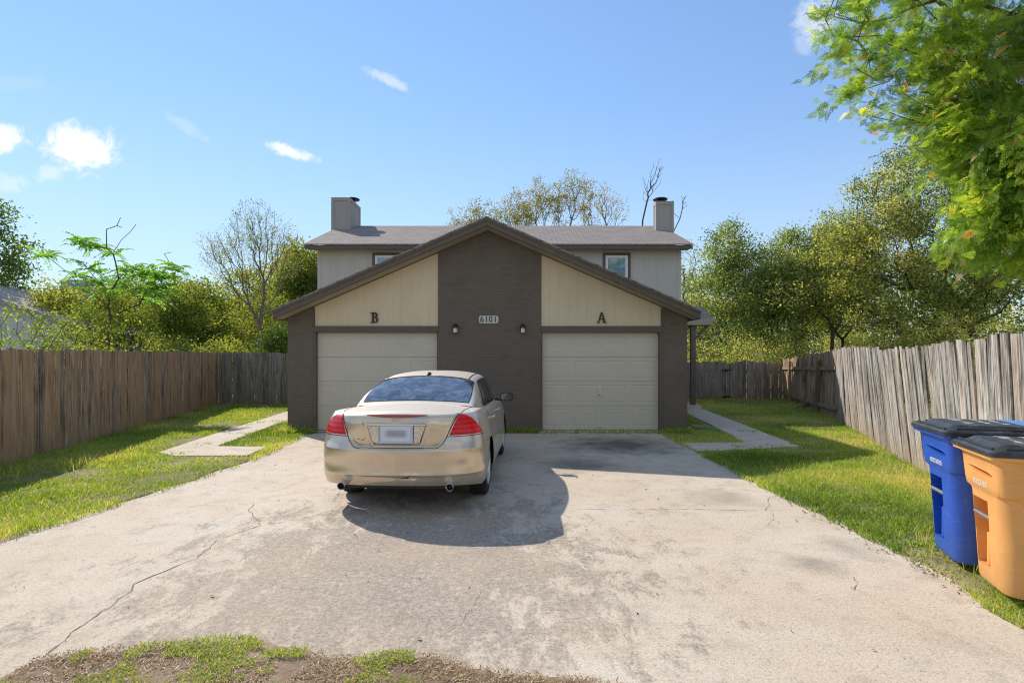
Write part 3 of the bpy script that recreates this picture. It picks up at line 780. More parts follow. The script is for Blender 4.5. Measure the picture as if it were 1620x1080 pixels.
# garage roof: two slopes, rake boards, eave boards, soffit
EL_, ER_ = -5.04, 3.975
b = MB()
for (xe, s) in ((EL_, -1), (ER_, 1)):
    xo = xe + s*0.03
    V = [(HX, YR-0.03, zroof(HX)), (xo, YR-0.03, zroof(xo)), (xo, 18.296, zroof(xo)), (HX, 18.296, zroof(HX))]
    V2 = [(x, y, z-0.035) for x, y, z in V]
    F = [(0,1,2,3), (7,6,5,4), (0,4,5,1), (1,5,6,2), (2,6,7,3)]
    if s < 0: F = [tuple(reversed(f)) for f in F]
    F = [tuple(reversed(f)) for f in F] if s > 0 and False else F
    b.add(V+V2, F)
groof = b.build('garage_roof', SHING, house, world=True)
rb = MB()
for (xe, s) in ((EL_, -1), (ER_, 1)):
    t0, t1 = 0.038, 0.195
    P = [(HX, zroof(HX)-t0), (xe, zroof(xe)-t0), (xe, zroof(xe)-t1), (HX, zroof(HX)-t1)]
    if s > 0: P = P[::-1]
    rb.prism(P, YR, YR+0.04, 'y')
    # thin shingle mould on top of the rake
    P = [(HX, zroof(HX)-0.037), (xe, zroof(xe)-0.037), (xe, zroof(xe)-0.085), (HX, zroof(HX)-0.085)]
    if s > 0: P = P[::-1]
    rb.prism(P, YR-0.018, YR-0.001, 'y')
    rb.box(min(xe, xe-s*0.03), max(xe, xe-s*0.03), YR+0.041, 18.29, zroof(xe)-0.20, zroof(xe)-0.045)
rb.build('rake_board', TRIM, groof, world=True)
sf = MB()
for (xe, s) in ((EL_, -1), (ER_, 1)):
    xi = xe - s*0.035
    V = [(HX, YR+0.042, zroof(HX)-0.20), (xi, YR+0.042, zroof(xi)-0.20), (xi, YF-0.002, zroof(xi)-0.20), (HX, YF-0.002, zroof(HX)-0.20)]
    sf.add(V, [(0,1,2,3)])
    xw = XL0 if s < 0 else XR1
    V = [(xw, YF, zroof(xi)-0.195), (xi, YF, zroof(xi)-0.195), (xi, 18.28, zroof(xi)-0.195), (xw, 18.28, zroof(xi)-0.195)]
    sf.add(V, [(0,1,2,3)])
sf.build('soffit', SOFFIT, groof, world=True)

# upper storey
UX0, UX1, UY0, UY1 = -6.24, 5.43, 18.30, 25.2
EY0, EY1 = 17.88, 25.62; RY = (EY0+EY1)/2; EZ = 5.17; RZ = 6.60; UXE0, UXE1 = -6.53, 5.68
b = MB(); b.box(UX0, UX1, UY0, UY1, -0.1, EZ-0.12); 
b.add([(UX0, UY0, EZ-0.12), (UX0, UY1, EZ-0.12), (UX0, RY, RZ-0.1)], [(0,2,1)]); b.add([(UX1, UY0, EZ-0.12), (UX1, UY1, EZ-0.12), (UX1, RY, RZ-0.1)], [(0,1,2)])
b.build('upper_wall', GREY, house, world=True)
b = MB()
for (x0, x1) in ((UX0-0.012, UX0+0.09), (UX1-0.09, UX1+0.012)):
    b.box(x0, x1, UY0-0.018, UY0-0.001, 0, EZ-0.13)
b.build('corner_board', GREY, house, world=True)
b = MB()
ys = [EY0-0.03, RY, EY1+0.03]; zs = [EZ-0.01, RZ, EZ-0.01]
V = [(UXE0-0.02, ys[0], zs[0]), (UXE1+0.02, ys[0], zs[0]), (UXE1+0.02, ys[1], zs[1]), (UXE0-0.02, ys[1], zs[1]), (UXE1+0.02, ys[2], zs[2]), (UXE0-0.02, ys[2], zs[2])]
V2 = [(x, y, z-0.035) for x, y, z in V]
b.add(V+V2, [(0,1,2,3), (3,2,4,5), (7,6,9,8), (8,9,11,10), (0,6,7,1), (4,10,11,5), (1,7,8,2), (2,8,10,4), (3,9,6,0), (5,11,9,3)])
uroof = b.build('upper_roof', SHING, house, world=True)
b = MB(); b.box(UXE0, UXE1, EY0, EY0+0.035, EZ-0.165, EZ-0.047)
for xe in (UXE0, UXE1-0.035):
    P = [(EY0+0.036, EZ-0.05), (RY, RZ-0.037), (RY, RZ-0.17), (EY0+0.036, EZ-0.165)]
    b.prism(P[::-1], xe, xe+0.035, 'x')
b.build('fascia', TRIM, uroof, world=True)
b = MB(); b.add([(UXE0+0.036, EY0+0.036, EZ-0.14), (UXE1-0.036, EY0+0.036, EZ-0.14), (UXE1-0.036, UY0-0.001, EZ-0.14), (UXE0+0.036, UY0-0.001, EZ-0.14)], [(0,3,2,1)])
b.build('soffit', SOFFIT, uroof, world=True)
b = MB(); b.tube([(-0.2, RY-1.3, 6.0), (-0.2, RY-1.3, 6.32)], 0.035, 10)   # plumbing vent
# chimneys clad in siding
def chimney(x0, x1, y0, y1, zt, flue):
    b = MB(); b.box(x0, x1, y0, y1, 4.5, zt)
    c = b.build('chimney', GREYC, uroof, world=True)
    t = MB(); e = 0.02; wv = 0.075
    for (xa, xb) in ((x0-e, x0+wv), (x1-wv, x1+e)):
        t.box(xa, xb, y0-e, y0-0.001, 4.6, zt-0.09)
    t.box(x0-e, x1+e, y0-e, y0-0.001, zt-0.089, zt+0.012)
    t.box(x1+0.001, x1+e, y0, y0+wv, 4.6, zt-0.09); t.box(x1+0.001, x1+e, y1-wv, y1, 4.6, zt-0.09); t.box(x1+0.001, x1+e, y0, y1, zt-0.089, zt+0.012)
    t.box(x0-e, x0-0.001, y0, y0+wv, 4.6, zt-0.09); t.box(x0-e, x0-0.001, y1-wv, y1, 4.6, zt-0.09); t.box(x0-e, x0-0.001, y0, y1, zt-0.089, zt+0.012)
    t.box(x0-e, x1+e, y0-e, y1+e, zt+0.013, zt+0.03)
    t.build('chimney_trim', GREYC, c, world=True)
    f = MB(); fx, fy = flue
    f.lathe([(0.10, 0), (0.10, 0.07), (0.24, 0.08), (0.27, 0.11), (0.24, 0.145), (0.0, 0.165)], 20, (fx, fy, zt+0.03))
    smooth_by_angle(f.build('flue_cap', BLACK, c, world=True), 40)
chimney(-6.62, -5.965, 20.9, 22.35, 7.42, (-6.05, 21.6))
chimney(5.22, 5.84, 20.6, 20.95, 7.20, (5.42, 20.8))

def upper_window(x0, x1, z0, z1):
    b = MB(); t = 0.085; y = UY0
    b.box(x0, x1, y-0.03, y-0.001, z1-t, z1); b.box(x0, x0+t, y-0.03, y-0.001, z0, z1-t-0.001); b.box(x1-t, x1, y-0.03, y-0.001, z0, z1-t-0.001)
    b.box(x0, x1, y-0.035, y-0.001, z0-t, z0-0.001)
    wn_ = b.build('window', TRIM, house, world=True)
    f = MB(); a0, a1, b0, b1 = x0+t+0.002, x1-t-0.002, z0+0.002, z1-t-0.002; k = 0.078
    f.box(a0, a1, y-0.022, y-0.001, b1-k, b1); f.box(a0, a1, y-0.022, y-0.001, b0, b0+k)
    f.box(a0, a0+k, y-0.022, y-0.001, b0+k+0.001, b1-k-0.001); f.box(a1-k, a1, y-0.022, y-0.001, b0+k+0.001, b1-k-0.001)
    f.box(a0+k, a1-k, y-0.018, y-0.001, (b0+b1)/2-0.03, (b0+b1)/2+0.01)
    f.build('frame', WHITE, wn_, world=True)
    p = MB(); p.add([(a0+k, y-0.006, b0+k), (a1-k, y-0.006, b0+k), (a1-k, y-0.006, b1-k), (a0+k, y-0.006, b1-k)], [(0,1,2,3)])
    p.build('pane', PANE, wn_, world=True)
upper_window(2.92, 3.81, 3.55, 4.955); upper_window(-4.49, -3.60, 3.55, 4.955)

# porch roof, post and slab on the right
b = MB()
P = [(17.30, 2.80), (18.29, 3.24), (18.29, 3.10), (17.30, 2.765)]
b.prism(P[::-1], 3.845, 6.12, 'x')
pr = b.build('porch_roof', SHING, house, world=True)
b = MB(); b.box(3.85, 6.10, 17.27, 17.30, 2.585, 2.79); b.box(6.07, 6.10, 17.301, 18.29, 2.585, 2.79); b.build('fascia', SOFFIT, pr, world=True)
b = MB(); b.add([(3.85,17.30,2.60),(6.07,17.30,2.60),(6.07,18.29,2.60),(3.85,18.29,2.60)], [(0,3,2,1)]); b.build('soffit', SOFFIT, pr, world=True)
b = MB(); b.box(5.47, 5.61, 17.36, 17.50, 0.16, 2.598)
V = b
V.prism([(5.611, 2.12), (5.611, 2.22), (5.98, 2.595), (6.06, 2.595)][::-1], 17.39, 17.47, 'y')
b.build('porch_post', TRIM, house, world=True)
b = MB(); b.box(3.85, 5.75, 17.2, 18.29, -0.05, 0.15); b.build('porch_slab', CONC2, house, world=True)

# ---- fixtures on the front wall: lamps, number plaque, unit letters
def wall_lamp(x, label):
    t = empty('wall_lamp', label, 'wall lamp', (x, YF-0.002, 2.16), group='lamps on the brick wall')
    b = MB(); b.box(-0.035, 0.035, -0.03, 0.0, 0.08, 0.20); b.build('bracket', BLACK, t, bevel=0.004)
    b = MB(); b.lathe([(0.052, 0.105), (0.062, 0.11), (0.060, 0.135), (0.045, 0.165), (0.02, 0.185), (0.0, 0.19)], 18, (0, -0.085, 0))
    smooth_by_angle(b.build('hood', BLACK, t), 40)
    b = MB(); b.lathe([(0.0, 0.007), (0.045, 0.007), (0.047, 0.103), (0.0, 0.104)], 18, (0, -0.085, 0)); smooth_by_angle(b.build('globe', LAMPG, t), 40)
    b = MB()
    for k in range(4):
        a = k*math.pi/2+0.5; b.tube([(0.051*math.cos(a), -0.085+0.051*math.sin(a), 0.005), (0.051*math.cos(a), -0.085+0.051*math.sin(a), 0.108)], 0.003, 5)
    b.build('cage', BLACK, t)
    b = MB(); b.lathe([(0.05, -0.004), (0.05, 0.006), (0.0, 0.006)], 16, (0, -0.085, 0)); b.build('lamp_base', BLACK, t)
wall_lamp(-1.232, 'black hooded wall lamp left of the white number plaque')
wall_lamp(0.235, 'black hooded wall lamp right of the white number plaque')

def text_mesh(s, size, ext):
    c = bpy.data.curves.new('txt', 'FONT'); c.body = s; c.size = size; c.extrude = ext; c.align_x = 'CENTER'; c.align_y = 'CENTER'
    o = bpy.data.objects.new('txt', c); COL.objects.link(o)
    dg = bpy.context.evaluated_depsgraph_get(); me = bpy.data.meshes.new_from_object(o.evaluated_get(dg))
    V = [tuple(v.co) for v in me.vertices]; F = [tuple(p.vertices) for p in me.polygons]
    bpy.data.objects.remove(o); bpy.data.curves.remove(c); bpy.data.meshes.remove(me)
    return V, F
sg = empty('number_sign', 'white rounded plaque with the number 6101 on the brick wall', 'sign', (-0.511, YF-0.002, 2.453))
b = MB(); P = []
for (cx, cz, a0) in ((0.215-0.05, 0.085-0.05, 0), (-0.215+0.05, 0.085-0.05, 90), (-0.215+0.05, -0.085+0.05, 180), (0.215-0.05, -0.085+0.05, 270)):
    for k in range(6): P.append((cx+0.05*math.cos(R(a0+18*k)), cz+0.05*math.sin(R(a0+18*k))))
b.prism(P, -0.02, 0.0, 'y'); b.build('plate', SIGNW, sg, bevel=0.003)
for k, ch in enumerate('6101'):
    V, F = text_mesh(ch, 0.185, 0.004)
    V = [(v[0]*0.95+(-0.145, -0.045, 0.045, 0.148)[k], -0.0245-v[2], v[1]) for v in V]
    mesh_obj('digit', V, F, BLACK, sg)

def letter(name, shapes, x, z, label):
    b = MB()
    for i, poly in enumerate(shapes): b.prism(poly, YF+0.004-0.0015*i, YF+0.029-0.0003*i, 'y')
    for i in range(len(b.V)):
        v = b.V[i]; b.V[i] = (x+v[0], v[1], z+v[2])
    o = b.build(name, DARK, None)
    return tag(o, label, 'sign')
def ring(cx, cz, ro_x, ro_z, ri_x, ri_z, n=12):
    out = [(cx+ro_x*math.cos(a), cz+ro_z*math.sin(a)) for a in np.linspace(-math.pi/2, math.pi/2, n)]
    inn = [(cx+ri_x*math.cos(a), cz+ri_z*math.sin(a)) for a in np.linspace(math.pi/2, -math.pi/2, n)]
    return out, inn
def bowl_strips(b, cx, cz, rox, roz, rix, riz):
    out, inn = ring(cx, cz, rox, roz, rix, riz); n = len(out); inn = inn[::-1]
    return [[inn[i], out[i], out[i+1], inn[i+1]] for i in range(n-1)]
Bs = [[(-0.055,0),(-0.012,0),(-0.012,0.23),(-0.055,0.23)], [(-0.088,0),(-0.056,0),(-0.056,0.022),(-0.088,0.022)], [(-0.088,0.208),(-0.056,0.208),(-0.056,0.23),(-0.088,0.23)],
      [(-0.011,0),(0.02,0),(0.02,0.024),(-0.011,0.024)], [(-0.011,0.108),(0.02,0.108),(0.02,0.130),(-0.011,0.130)], [(-0.011,0.206),(0.015,0.206),(0.015,0.23),(-0.011,0.23)]]
Bs += bowl_strips(None, 0.02, 0.065, 0.064, 0.065, 0.024, 0.041) + bowl_strips(None, 0.015, 0.172, 0.055, 0.058, 0.018, 0.034)
# flatten all strips to one depth by merging sequential offsets (tiny, avoids coplanar overlap)
letter('unit_letter', Bs, -3.012, 2.382, 'dark serif letter B above the left garage door')
As = [[(-0.012,0.235),(-0.078,0.02),(-0.054,0.02),(0.012,0.190),(0.012,0.235)], [(0.013,0.235),(0.013,0.180),(0.044,0.02),(0.088,0.02),(0.024,0.235)],
      [(-0.036,0.075),(0.036,0.075),(0.032,0.098),(-0.029,0.098)], [(-0.102,0),(-0.035,0),(-0.035,0.0195),(-0.102,0.0195)], [(0.025,0),(0.108,0),(0.108,0.0195),(0.025,0.0195)]]
letter('unit_letter', As, 1.958, 2.382, 'dark serif letter A above the right garage door')

# ------------------------------------------------------------------ fences
def boards(p0, p1, hfun, seed, side, w=0.14, gap=0.004, tilt=0.0, lean=None, warp=0.008, zb=0.02, jag=0.02, th=0.018, seg=7):
    """vertical boards along p0->p1; side=+1: face on the left of travel"""
    rng = np.random.default_rng(seed)
    p0 = np.array(p0, float); p1 = np.array(p1, float); L = np.linalg.norm(p1-p0); t = (p1-p0)/L; nrm = np.array([-t[1], t[0]])*side
    V = []; F = []; UV = []; RN = []
    s = 0.0
    while s < L-0.04:
        bw = w*(0.93+0.12*rng.random()); rn = rng.random()
        h = hfun(s/L) + rng.normal(0, jag); tl = (tilt(s/L) if callable(tilt) else tilt)*(1+0.05*math.sin(s*1.3)) + rng.normal(0, 0.0035)
        off = rng.normal(0, 0.004); bow = rng.normal(0, warp); cup = rng.normal(0, warp*0.8); lean_n = rng.normal(0, warp*1.2); twist = rng.normal(0, 0.05)
        b = len(V)
        for k in range(seg+1):
            f = (k/(seg-1)*0.975 if k < seg else 1.0); z = zb + f*(h-zb) - 0.01*rng.random()*(k == 0)
            du = -tl*f*h + bow*math.sin(f*math.pi)*0.8; dn = off + lean_n*f*f*0.8 + cup*math.sin(f*math.pi) + (lean(s/L)*f if lean else 0)
            crop = 1.0 if k < seg else 0.86
            for (a, q) in ((0, 0), (1, 0), (1, 1), (0, 1)):
                ca = 0.5+(a-0.5)*crop
                x = s + bw*ca + du; nn = dn + (0 if q == 0 else -th) + twist*(a-0.5)*bw*f
                P = p0 + t*x + nrm*nn
                V.append((P[0], P[1], z)); UV.append((bw*ca*1.0, z)); RN.append(rn)
        for k in range(seg):
            for q in range(4):
                q2 = (q+1) % 4; A = b+k*4
                f_ = (A+q, A+q2, A+4+q2, A+4+q)
                F.append(f_ if side < 0 else f_[::-1])
        tp = b+seg*4; F.append((tp, tp+1, tp+2, tp+3) if side < 0 else (tp+3, tp+2, tp+1, tp))
        s += bw + gap*(0.3+1.4*rng.random())
    return V, F, UV, RN
def fix_normals(o):
    import bmesh
    bm = bmesh.new(); bm.from_mesh(o.data); bmesh.ops.recalc_face_normals(bm, faces=bm.faces[:]); bm.to_mesh(o.data); bm.free()
def fence(name, label, p0, p1, hfun, seed, side, mat, rails=(), rail_side=-1, posts=(), zb=0.0, **kw):
    root = empty(name, label, 'fence', (p0[0], p0[1], 0))
    V, F, UV, RN = boards(p0, p1, hfun, seed, side, zb=zb, **kw)
    o = mesh_obj('boards', V, F, mat, root, world=True, uvmode='vert', uvs=UV, attrs={'rnd': RN}); fix_normals(o)
    p0 = np.array(p0, float); p1 = np.array(p1, float); L = np.linalg.norm(p1-p0); t = (p1-p0)/L; nrm = np.array([-t[1], t[0]])*rail_side
    a = math.atan2(t[1], t[0])
    def bar(nm, s0, s1, d0, d1, z0a, z1a, z0b, z1b):
        V = []
        for (s_, zz0, zz1) in ((s0, z0a, z1a), (s1, z0b, z1b)):
            for d_, z_ in ((d0, zz0), (d1, zz0), (d1, zz1), (d0, zz1)):
                P = p0 + t*s_ + nrm*d_; V.append((P[0], P[1], z_))
        F = [(0,1,2,3),(7,6,5,4),(0,4,5,1),(1,5,6,2),(2,6,7,3),(3,7,4,0)]
        UVv = [(v[2]*1.0, i//4*(s1-s0)) for i, v in enumerate(V)] if nm == 'rail' else [(i % 4*0.09, v[2]) for i, v in enumerate(V)]
        ob = mesh_obj(nm, V, F, RAILM, root, world=True, uvmode='vert', uvs=UVv, attrs={'rnd': [random.random()]*8}); fix_normals(ob)
    for (s0, s1, za, zb_, hh) in rails: bar('rail', s0*L, s1*L, 0.022, 0.06, za, za+hh, zb_, zb_+hh)
    for (s_, hh) in posts: bar('post', s_*L, s_*L+0.09, 0.022, 0.112, 0.0, hh, 0.0, hh)
    return root
random.seed(4)
fence('wooden_fence', 'tall shaded brown plank fence running along the left lawn', (-6.25, 3.0), (-9.87, 19.1), lambda f: 1.765, 31, -1, FENCE_L, warp=0.004, jag=0.010, w=0.145,
      rails=((0, 1, 0.35, 0.35, 0.09), (0, 1, 1.35, 1.35, 0.09)), rail_side=1)
fence('wooden_fence', 'short greyish plank fence closing the gap left of the house', (-9.84, 19.12), (-6.26, 19.12), lambda f: 1.75, 32, -1, FENCE_B, warp=0.006, jag=0.014, w=0.145, gap=0.008,
      rails=((0, 1, 0.35, 0.35, 0.09), (0, 1, 1.35, 1.35, 0.09)), rail_side=1)
fence('wooden_fence', 'sunlit silver grey plank fence with leaning warped boards behind the bins', (8.12, 14.2), (3.95, 3.2), lambda f: 1.80+0.07*f+0.05*math.sin(f*9), 33, -1, FENCE_R, tilt=lambda f: 0.10-0.06*f, lean=lambda f: 0.15*math.sin(math.pi*min(1, 0.05+f*1.05)), warp=0.010, jag=0.020, w=0.152, gap=0.0005,
      rails=((0, 1, 0.35, 0.35, 0.09), (0, 1, 1.35, 1.40, 0.09)), rail_side=1)
fence('wooden_fence', 'old plank fence section with exposed rails and leaning posts beyond the grey fence', (10.25, 21.5), (8.14, 14.22), lambda f: 1.50+0.30*f, 34, -1, FENCE_L, warp=0.010, jag=0.02, w=0.14, gap=0.008,
      rails=((0, 1, 1.12, 1.30, 0.10), (0, 1, 0.18, 0.28, 0.11)), rail_side=-1, posts=((0.22, 1.45), (0.52, 1.55)), zb=0.06)
gt = fence('wooden_fence', 'low shaded dark grey plank fence with gate across the back right yard', (5.45, 21.3), (10.25, 21.55), lambda f: 1.40+0.03*math.sin(f*20), 35, -1, FENCE_B, warp=0.006, jag=0.02, w=0.15, gap=0.010,
      rails=((0, 1, 0.30, 0.30, 0.09), (0, 1, 1.0, 1.0, 0.09)), rail_side=1)
for (zz) in (1.10, 0.10):
    b = MB(); b.prism([(7.86, zz-0.02), (8.00, zz-0.035), (8.02, zz-0.05), (8.04, zz-0.035), (8.20, zz-0.02), (8.20, zz+0.02), (8.04, zz+0.035), (8.02, zz+0.06), (8.00, zz+0.035), (7.86, zz+0.02)], 21.31, 21.33, 'y')
    b.build('hinge', BLACK, gt, world=True)
b = MB(); b.box(8.015, 8.035, 21.35, 21.352, 0.1, 1.1); b.build('gate_gap', BLACK, gt, world=True)
# leaning post and plank
root = tag(MB().add([(8.55,16.12,0.0),(8.66,16.08,0.0),(8.69,16.17,0.0),(8.58,16.21,0.0),(8.44,15.75,1.53),(8.55,15.71,1.56),(8.58,15.80,1.56),(8.47,15.84,1.53)],
      [(3,2,1,0),(4,5,6,7),(0,1,5,4),(1,2,6,5),(2,3,7,6),(3,0,4,7)]).build('timber_post', M_simple('post_wood', (0.20,0.15,0.10), 0.9, var=0.4, sc=9, bump=.3)), 'loose timber post leaning against the old railed fence', 'post')
tag(MB().add([(8.70,17.55,0.03),(8.83,17.75,0.03),(9.16,17.3,0.36),(9.05,17.15,0.36),(8.72,17.5,0.0),(8.86,17.72,0.0),(9.20,17.27,0.33),(9.08,17.12,0.33)],
      [(0,1,2,3),(7,6,5,4),(0,4,5,1),(1,5,6,2),(2,6,7,3),(3,7,4,0)]).build('wood_offcut', M_simple('offcut_wood', (0.22,0.13,0.075), 0.9, var=0.4, sc=9)), 'reddish wood offcut propped on the fence rail in the grass', 'board')
# hose
b = MB(); P = []
for k in range(25):
    f = k/24; P.append((3.82+0.52*f+0.03*math.sin(f*7), 13.7-1.75*f, 0.085+0.02*math.sin(f*9)))
b.tube(P, 0.013, 8); tag(smooth_by_angle(b.build('garden_hose', M_simple('hose_green', (0.02, 0.30, 0.17), 0.4)), 60), 'green garden hose lying in the grass beside the right brick pillar', 'hose')

# ------------------------------------------------------------------ neighbour's house beyond the left fence
nb = empty('neighbour_house', 'grey sided house with low gable roof half hidden behind the left fence', 'house', (-26, 26, 0))
NW = M_siding('neighbour_siding', (0.66, 0.67, 0.68), 0.3, 0.03)
b = MB(); b.prism([(-33, -0.1), (-18.9, -0.1), (-18.9, 2.55), (-26, 4.95), (-33, 2.6)], 26, 38, 'y'); b.build('wall', NW, nb, world=True)
b = MB()
for (xe, s) in ((-34, -1), (-18.3, 1)):
    ze = 5.17-0.332*abs(xe+26)
    V = [(-26, 25.5, 5.17), (xe, 25.5, ze), (xe, 38.4, ze), (-26, 38.4, 5.17)]; V2 = [(x, y, z-0.16) for x, y, z in V]
    F = [(0,1,2,3), (7,6,5,4), (0,4,5,1), (1,5,6,2), (2,6,7,3)]
    b.add(V+V2, F if s > 0 else [f[::-1] for f in F])
nr = b.build('roof', M_shingle('neighbour_shingle', (0.44, 0.38, 0.32)), nb, world=True)
b = MB(); b.box(-23.4, -22.1, 29.5, 31, 3.5, 5.55); b.build('chimney', M_siding('blue_grey_siding', (0.30, 0.35, 0.41)), nr, world=True)
b = MB(); b.box(-22.4, -21.2, 25.96, 25.998, 1.3, 2.3); b.build('window', PANE, nb, world=True)
b = MB(); b.box(-27.2, -26.0, 25.96, 25.998, 1.3, 2.5); b.build('window', PANE, nb, world=True)

# garden lamp post and shed roof beyond the left fence
lp = empty('lamp_post', 'thin black lamp post rising just above the left fence', 'lamp post', (-11.4, 17.0, 0))
b = MB(); b.tube([(0,0,0),(0,0,2.1)], 0.03, 8); b.build('pole', BLACK, lp)
b = MB(); b.lathe([(0.03,2.1),(0.10,2.16),(0.10,2.34),(0.0,2.42)], 10); b.build('lantern', BLACK, lp)

# ------------------------------------------------------------------ the sedan
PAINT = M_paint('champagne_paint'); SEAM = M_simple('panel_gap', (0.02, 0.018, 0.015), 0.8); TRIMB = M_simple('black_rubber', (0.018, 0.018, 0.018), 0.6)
TYRE = M_simple('tyre_rubber', (0.022, 0.021, 0.02), 0.85, var=0.3); RIM = M_simple('alloy_rim', (0.62, 0.61, 0.58), 0.35, 0.75)
CHROME = M_simple('chrome', (0.72, 0.72, 0.72), 0.12, 1.0, var=0.05); REDL = M_red('red_lens'); REDS = M_simple('dull_red_lens', (0.42, 0.045, 0.03), 0.35, coat=0.6)
CARGL = M_glass('tinted_rear_glass', (0.025, 0.027, 0.03), 0.20, 0.06, 0.9); SIDEGL = M_glass('tinted_side_glass', (0.008, 0.008, 0.009), 0.10, 0.03, 0.08)
a = NT('clear_lens'); o_ = a.obj(); vz = a.n('ShaderNodeTexVoronoi', None, Vector=o_, Scale=85.0).outputs['Color']
CLEAR = a.done(a.bsdf(Base_Color=a.mix(0.5, (0.72, 0.69, 0.62), a.n('ShaderNodeRGBToBW', None, Color=vz).outputs[0], 'MULTIPLY'), Roughness=0.12, Metallic=0.7, Coat_Weight=1.0))

car = empty('sedan_car', 'champagne gold four door sedan parked on the driveway before the garage', 'car', (-1.225, 5.93, 0), R(-3.0))
CW = 0.91; LEN = 4.83; LC = 0.55; LF = 0.70
def nC(z): return 2.75
def zs(y): return pchip(y, [0, 0.12, 0.5, 1.0, 1.6, 2.4, 3.2, 3.75, 4.3, 4.65, 4.83], [1.055, 1.06, 1.06, 1.045, 1.01, 0.985, 0.965, 0.94, 0.85, 0.74, 0.66])
def zbm(y): return pchip(y, [0, 0.5, 1.2, 3.0, 4.2, 4.83], [0.315, 0.26, 0.21, 0.20, 0.20, 0.23])
def wt_(t): return pchip(t, [0, 0.06, 0.16, 0.30, 0.45, 0.62, 0.74, 0.86, 0.94, 1.0], [0.955, 0.98, 0.995, 1.0, 1.0, 0.985, 0.965, 0.94, 0.91, 0.875])
PB = ([0.22, 0.30, 0.36, 0.412, 0.432, 0.52, 0.62, 0.69, 0.715, 0.76, 0.84, 0.94, 1.02, 1.06, 1.09], [0.13, 0.070, 0.040, 0.022, 0.006, 0.010, 0.002, 0.0, 0.012, 0.036, 0.060, 0.085, 0.125, 0.175, 0.25])
PA = ([0.22, 0.30, 0.36, 0.412, 0.432, 0.52, 0.62, 0.685, 0.700, 0.715, 0.76, 0.84, 0.92, 0.96, 1.00, 1.035, 1.06, 1.09], [0.13, 0.070, 0.040, 0.022, 0.006, 0.010, 0.002, 0.002, 0.045, 0.092, 0.086, 0.073, 0.065, 0.064, 0.068, 0.080, 0.105, 0.20])
SEAM_H = [(0.0, 0.707), (0.40, 0.707), (0.455, 0.72), (0.50, 0.765), (0.53, 0.83), (0.575, 0.93), (0.615, 1.02), (0.64, 1.062)]
def seam_x(z): return np.interp(z, [0.690, 0.707, 0.72, 0.765, 0.83, 0.93, 1.02, 1.062, 1.1], [0.0, 0.40, 0.455, 0.50, 0.53, 0.575, 0.615, 0.64, 0.66])
def rear_off(x, z):
    a = pchip(z, *PA); b_ = pchip(z, *PB); m = 1 - sstep(np.abs(x)-seam_x(z), -0.025, 0.012)
    r = b_ + (a-b_)*m
    # plate recess, a soft-edged trapezoid
    zc = np.clip((z-0.735)/(0.965-0.735), 0, 1); hw = 0.245+0.075*zc
    inx = 1 - sstep(np.abs(x), hw-0.012, hw+0.006); inz = sstep(z, 0.728, 0.745)*(1-sstep(z, 0.957, 0.97))
    r = r + 0.030*inx*inz
    # raised lip around the recess
    hw2 = hw+0.035; rim = (1-sstep(np.abs(x), hw2-0.006, hw2+0.012))*sstep(z, 0.712, 0.722)*(1-sstep(z, 0.985, 0.997))
    r = r - 0.006*rim*(1-inx*inz)
    # push-in dents in the bumper
    for (dx, dz, rx, rz, dp) in ((0.16, 0.47, 0.17, 0.09, 0.016), (0.20, 0.60, 0.11, 0.07, 0.008), (-0.55, 0.66, 0.12, 0.05, 0.006), (0.72, 0.50, 0.09, 0.08, 0.007)):
        r = r + dp*np.exp(-((x-dx)/rx)**2-((z-dz)/rz)**2)
    return r
def half_width(y, t):
    yy = np.asarray(y, float)
    taper = pchip(yy, [0, 0.55, 1.1, 2.4, 3.6, 4.2, 4.83], [0.995, 1.003, 1.008, 1.0, 1.0, 0.985, 0.95])
    return CW*wt_(t)*taper
NA, NS, NFR = 150, 150, 40
_th = np.linspace(0, math.pi/2, 4000); _n = 2.75
_x = 0.9*np.sin(_th)**(2/_n); _y = LC*(1-np.cos(_th)**(2/_n)); _s = np.concatenate([[0], np.cumsum(np.hypot(np.diff(_x), np.diff(_y)))])
TH = np.interp(np.linspace(0, _s[-1], NA), _s, _th)
_xf = 0.9*np.sin(_th)**(2/2.4); _yf = LF*(1-np.cos(_th)**(2/2.4)); _sf = np.concatenate([[0], np.cumsum(np.hypot(np.diff(_xf), np.diff(_yf)))])
THF = np.interp(np.linspace(0, _sf[-1], NFR), _sf, _th)
def pos_rear(theta, z):
    """surface point in the rear corner family"""
    theta = np.asarray(theta, float); z = np.asarray(z, float)
    y = LC*(1-np.cos(theta)**(2/_n)); zbv = zbm(y); zsv = zs(y); t = np.clip((z-zbv)/(zsv-zbv), 0, 1)
    x = half_width(y, t)*np.sin(theta)**(2/_n)
    fade = 1-sstep(y, 0.12, LC*0.98)
    return np.stack([x, y + rear_off(x, z)*fade, z], -1)
def pos_side(y, z):
    y = np.asarray(y, float); z = np.asarray(z, float); zbv = zbm(y); zsv = zs(y); t = np.clip((z-zbv)/(zsv-zbv), 0, 1)
    return np.stack([half_width(y, t), y, z], -1)
def th_of(x, z):
    x = np.asarray(x, float); z = np.asarray(z, float); t = (z-zbm(0.1))/(zs(0.1)-zbm(0.1)); w_ = half_width(0.1, np.clip(t, 0, 1))
    return np.arcsin(np.clip((x/w_), 0, 1)**(_n/2))
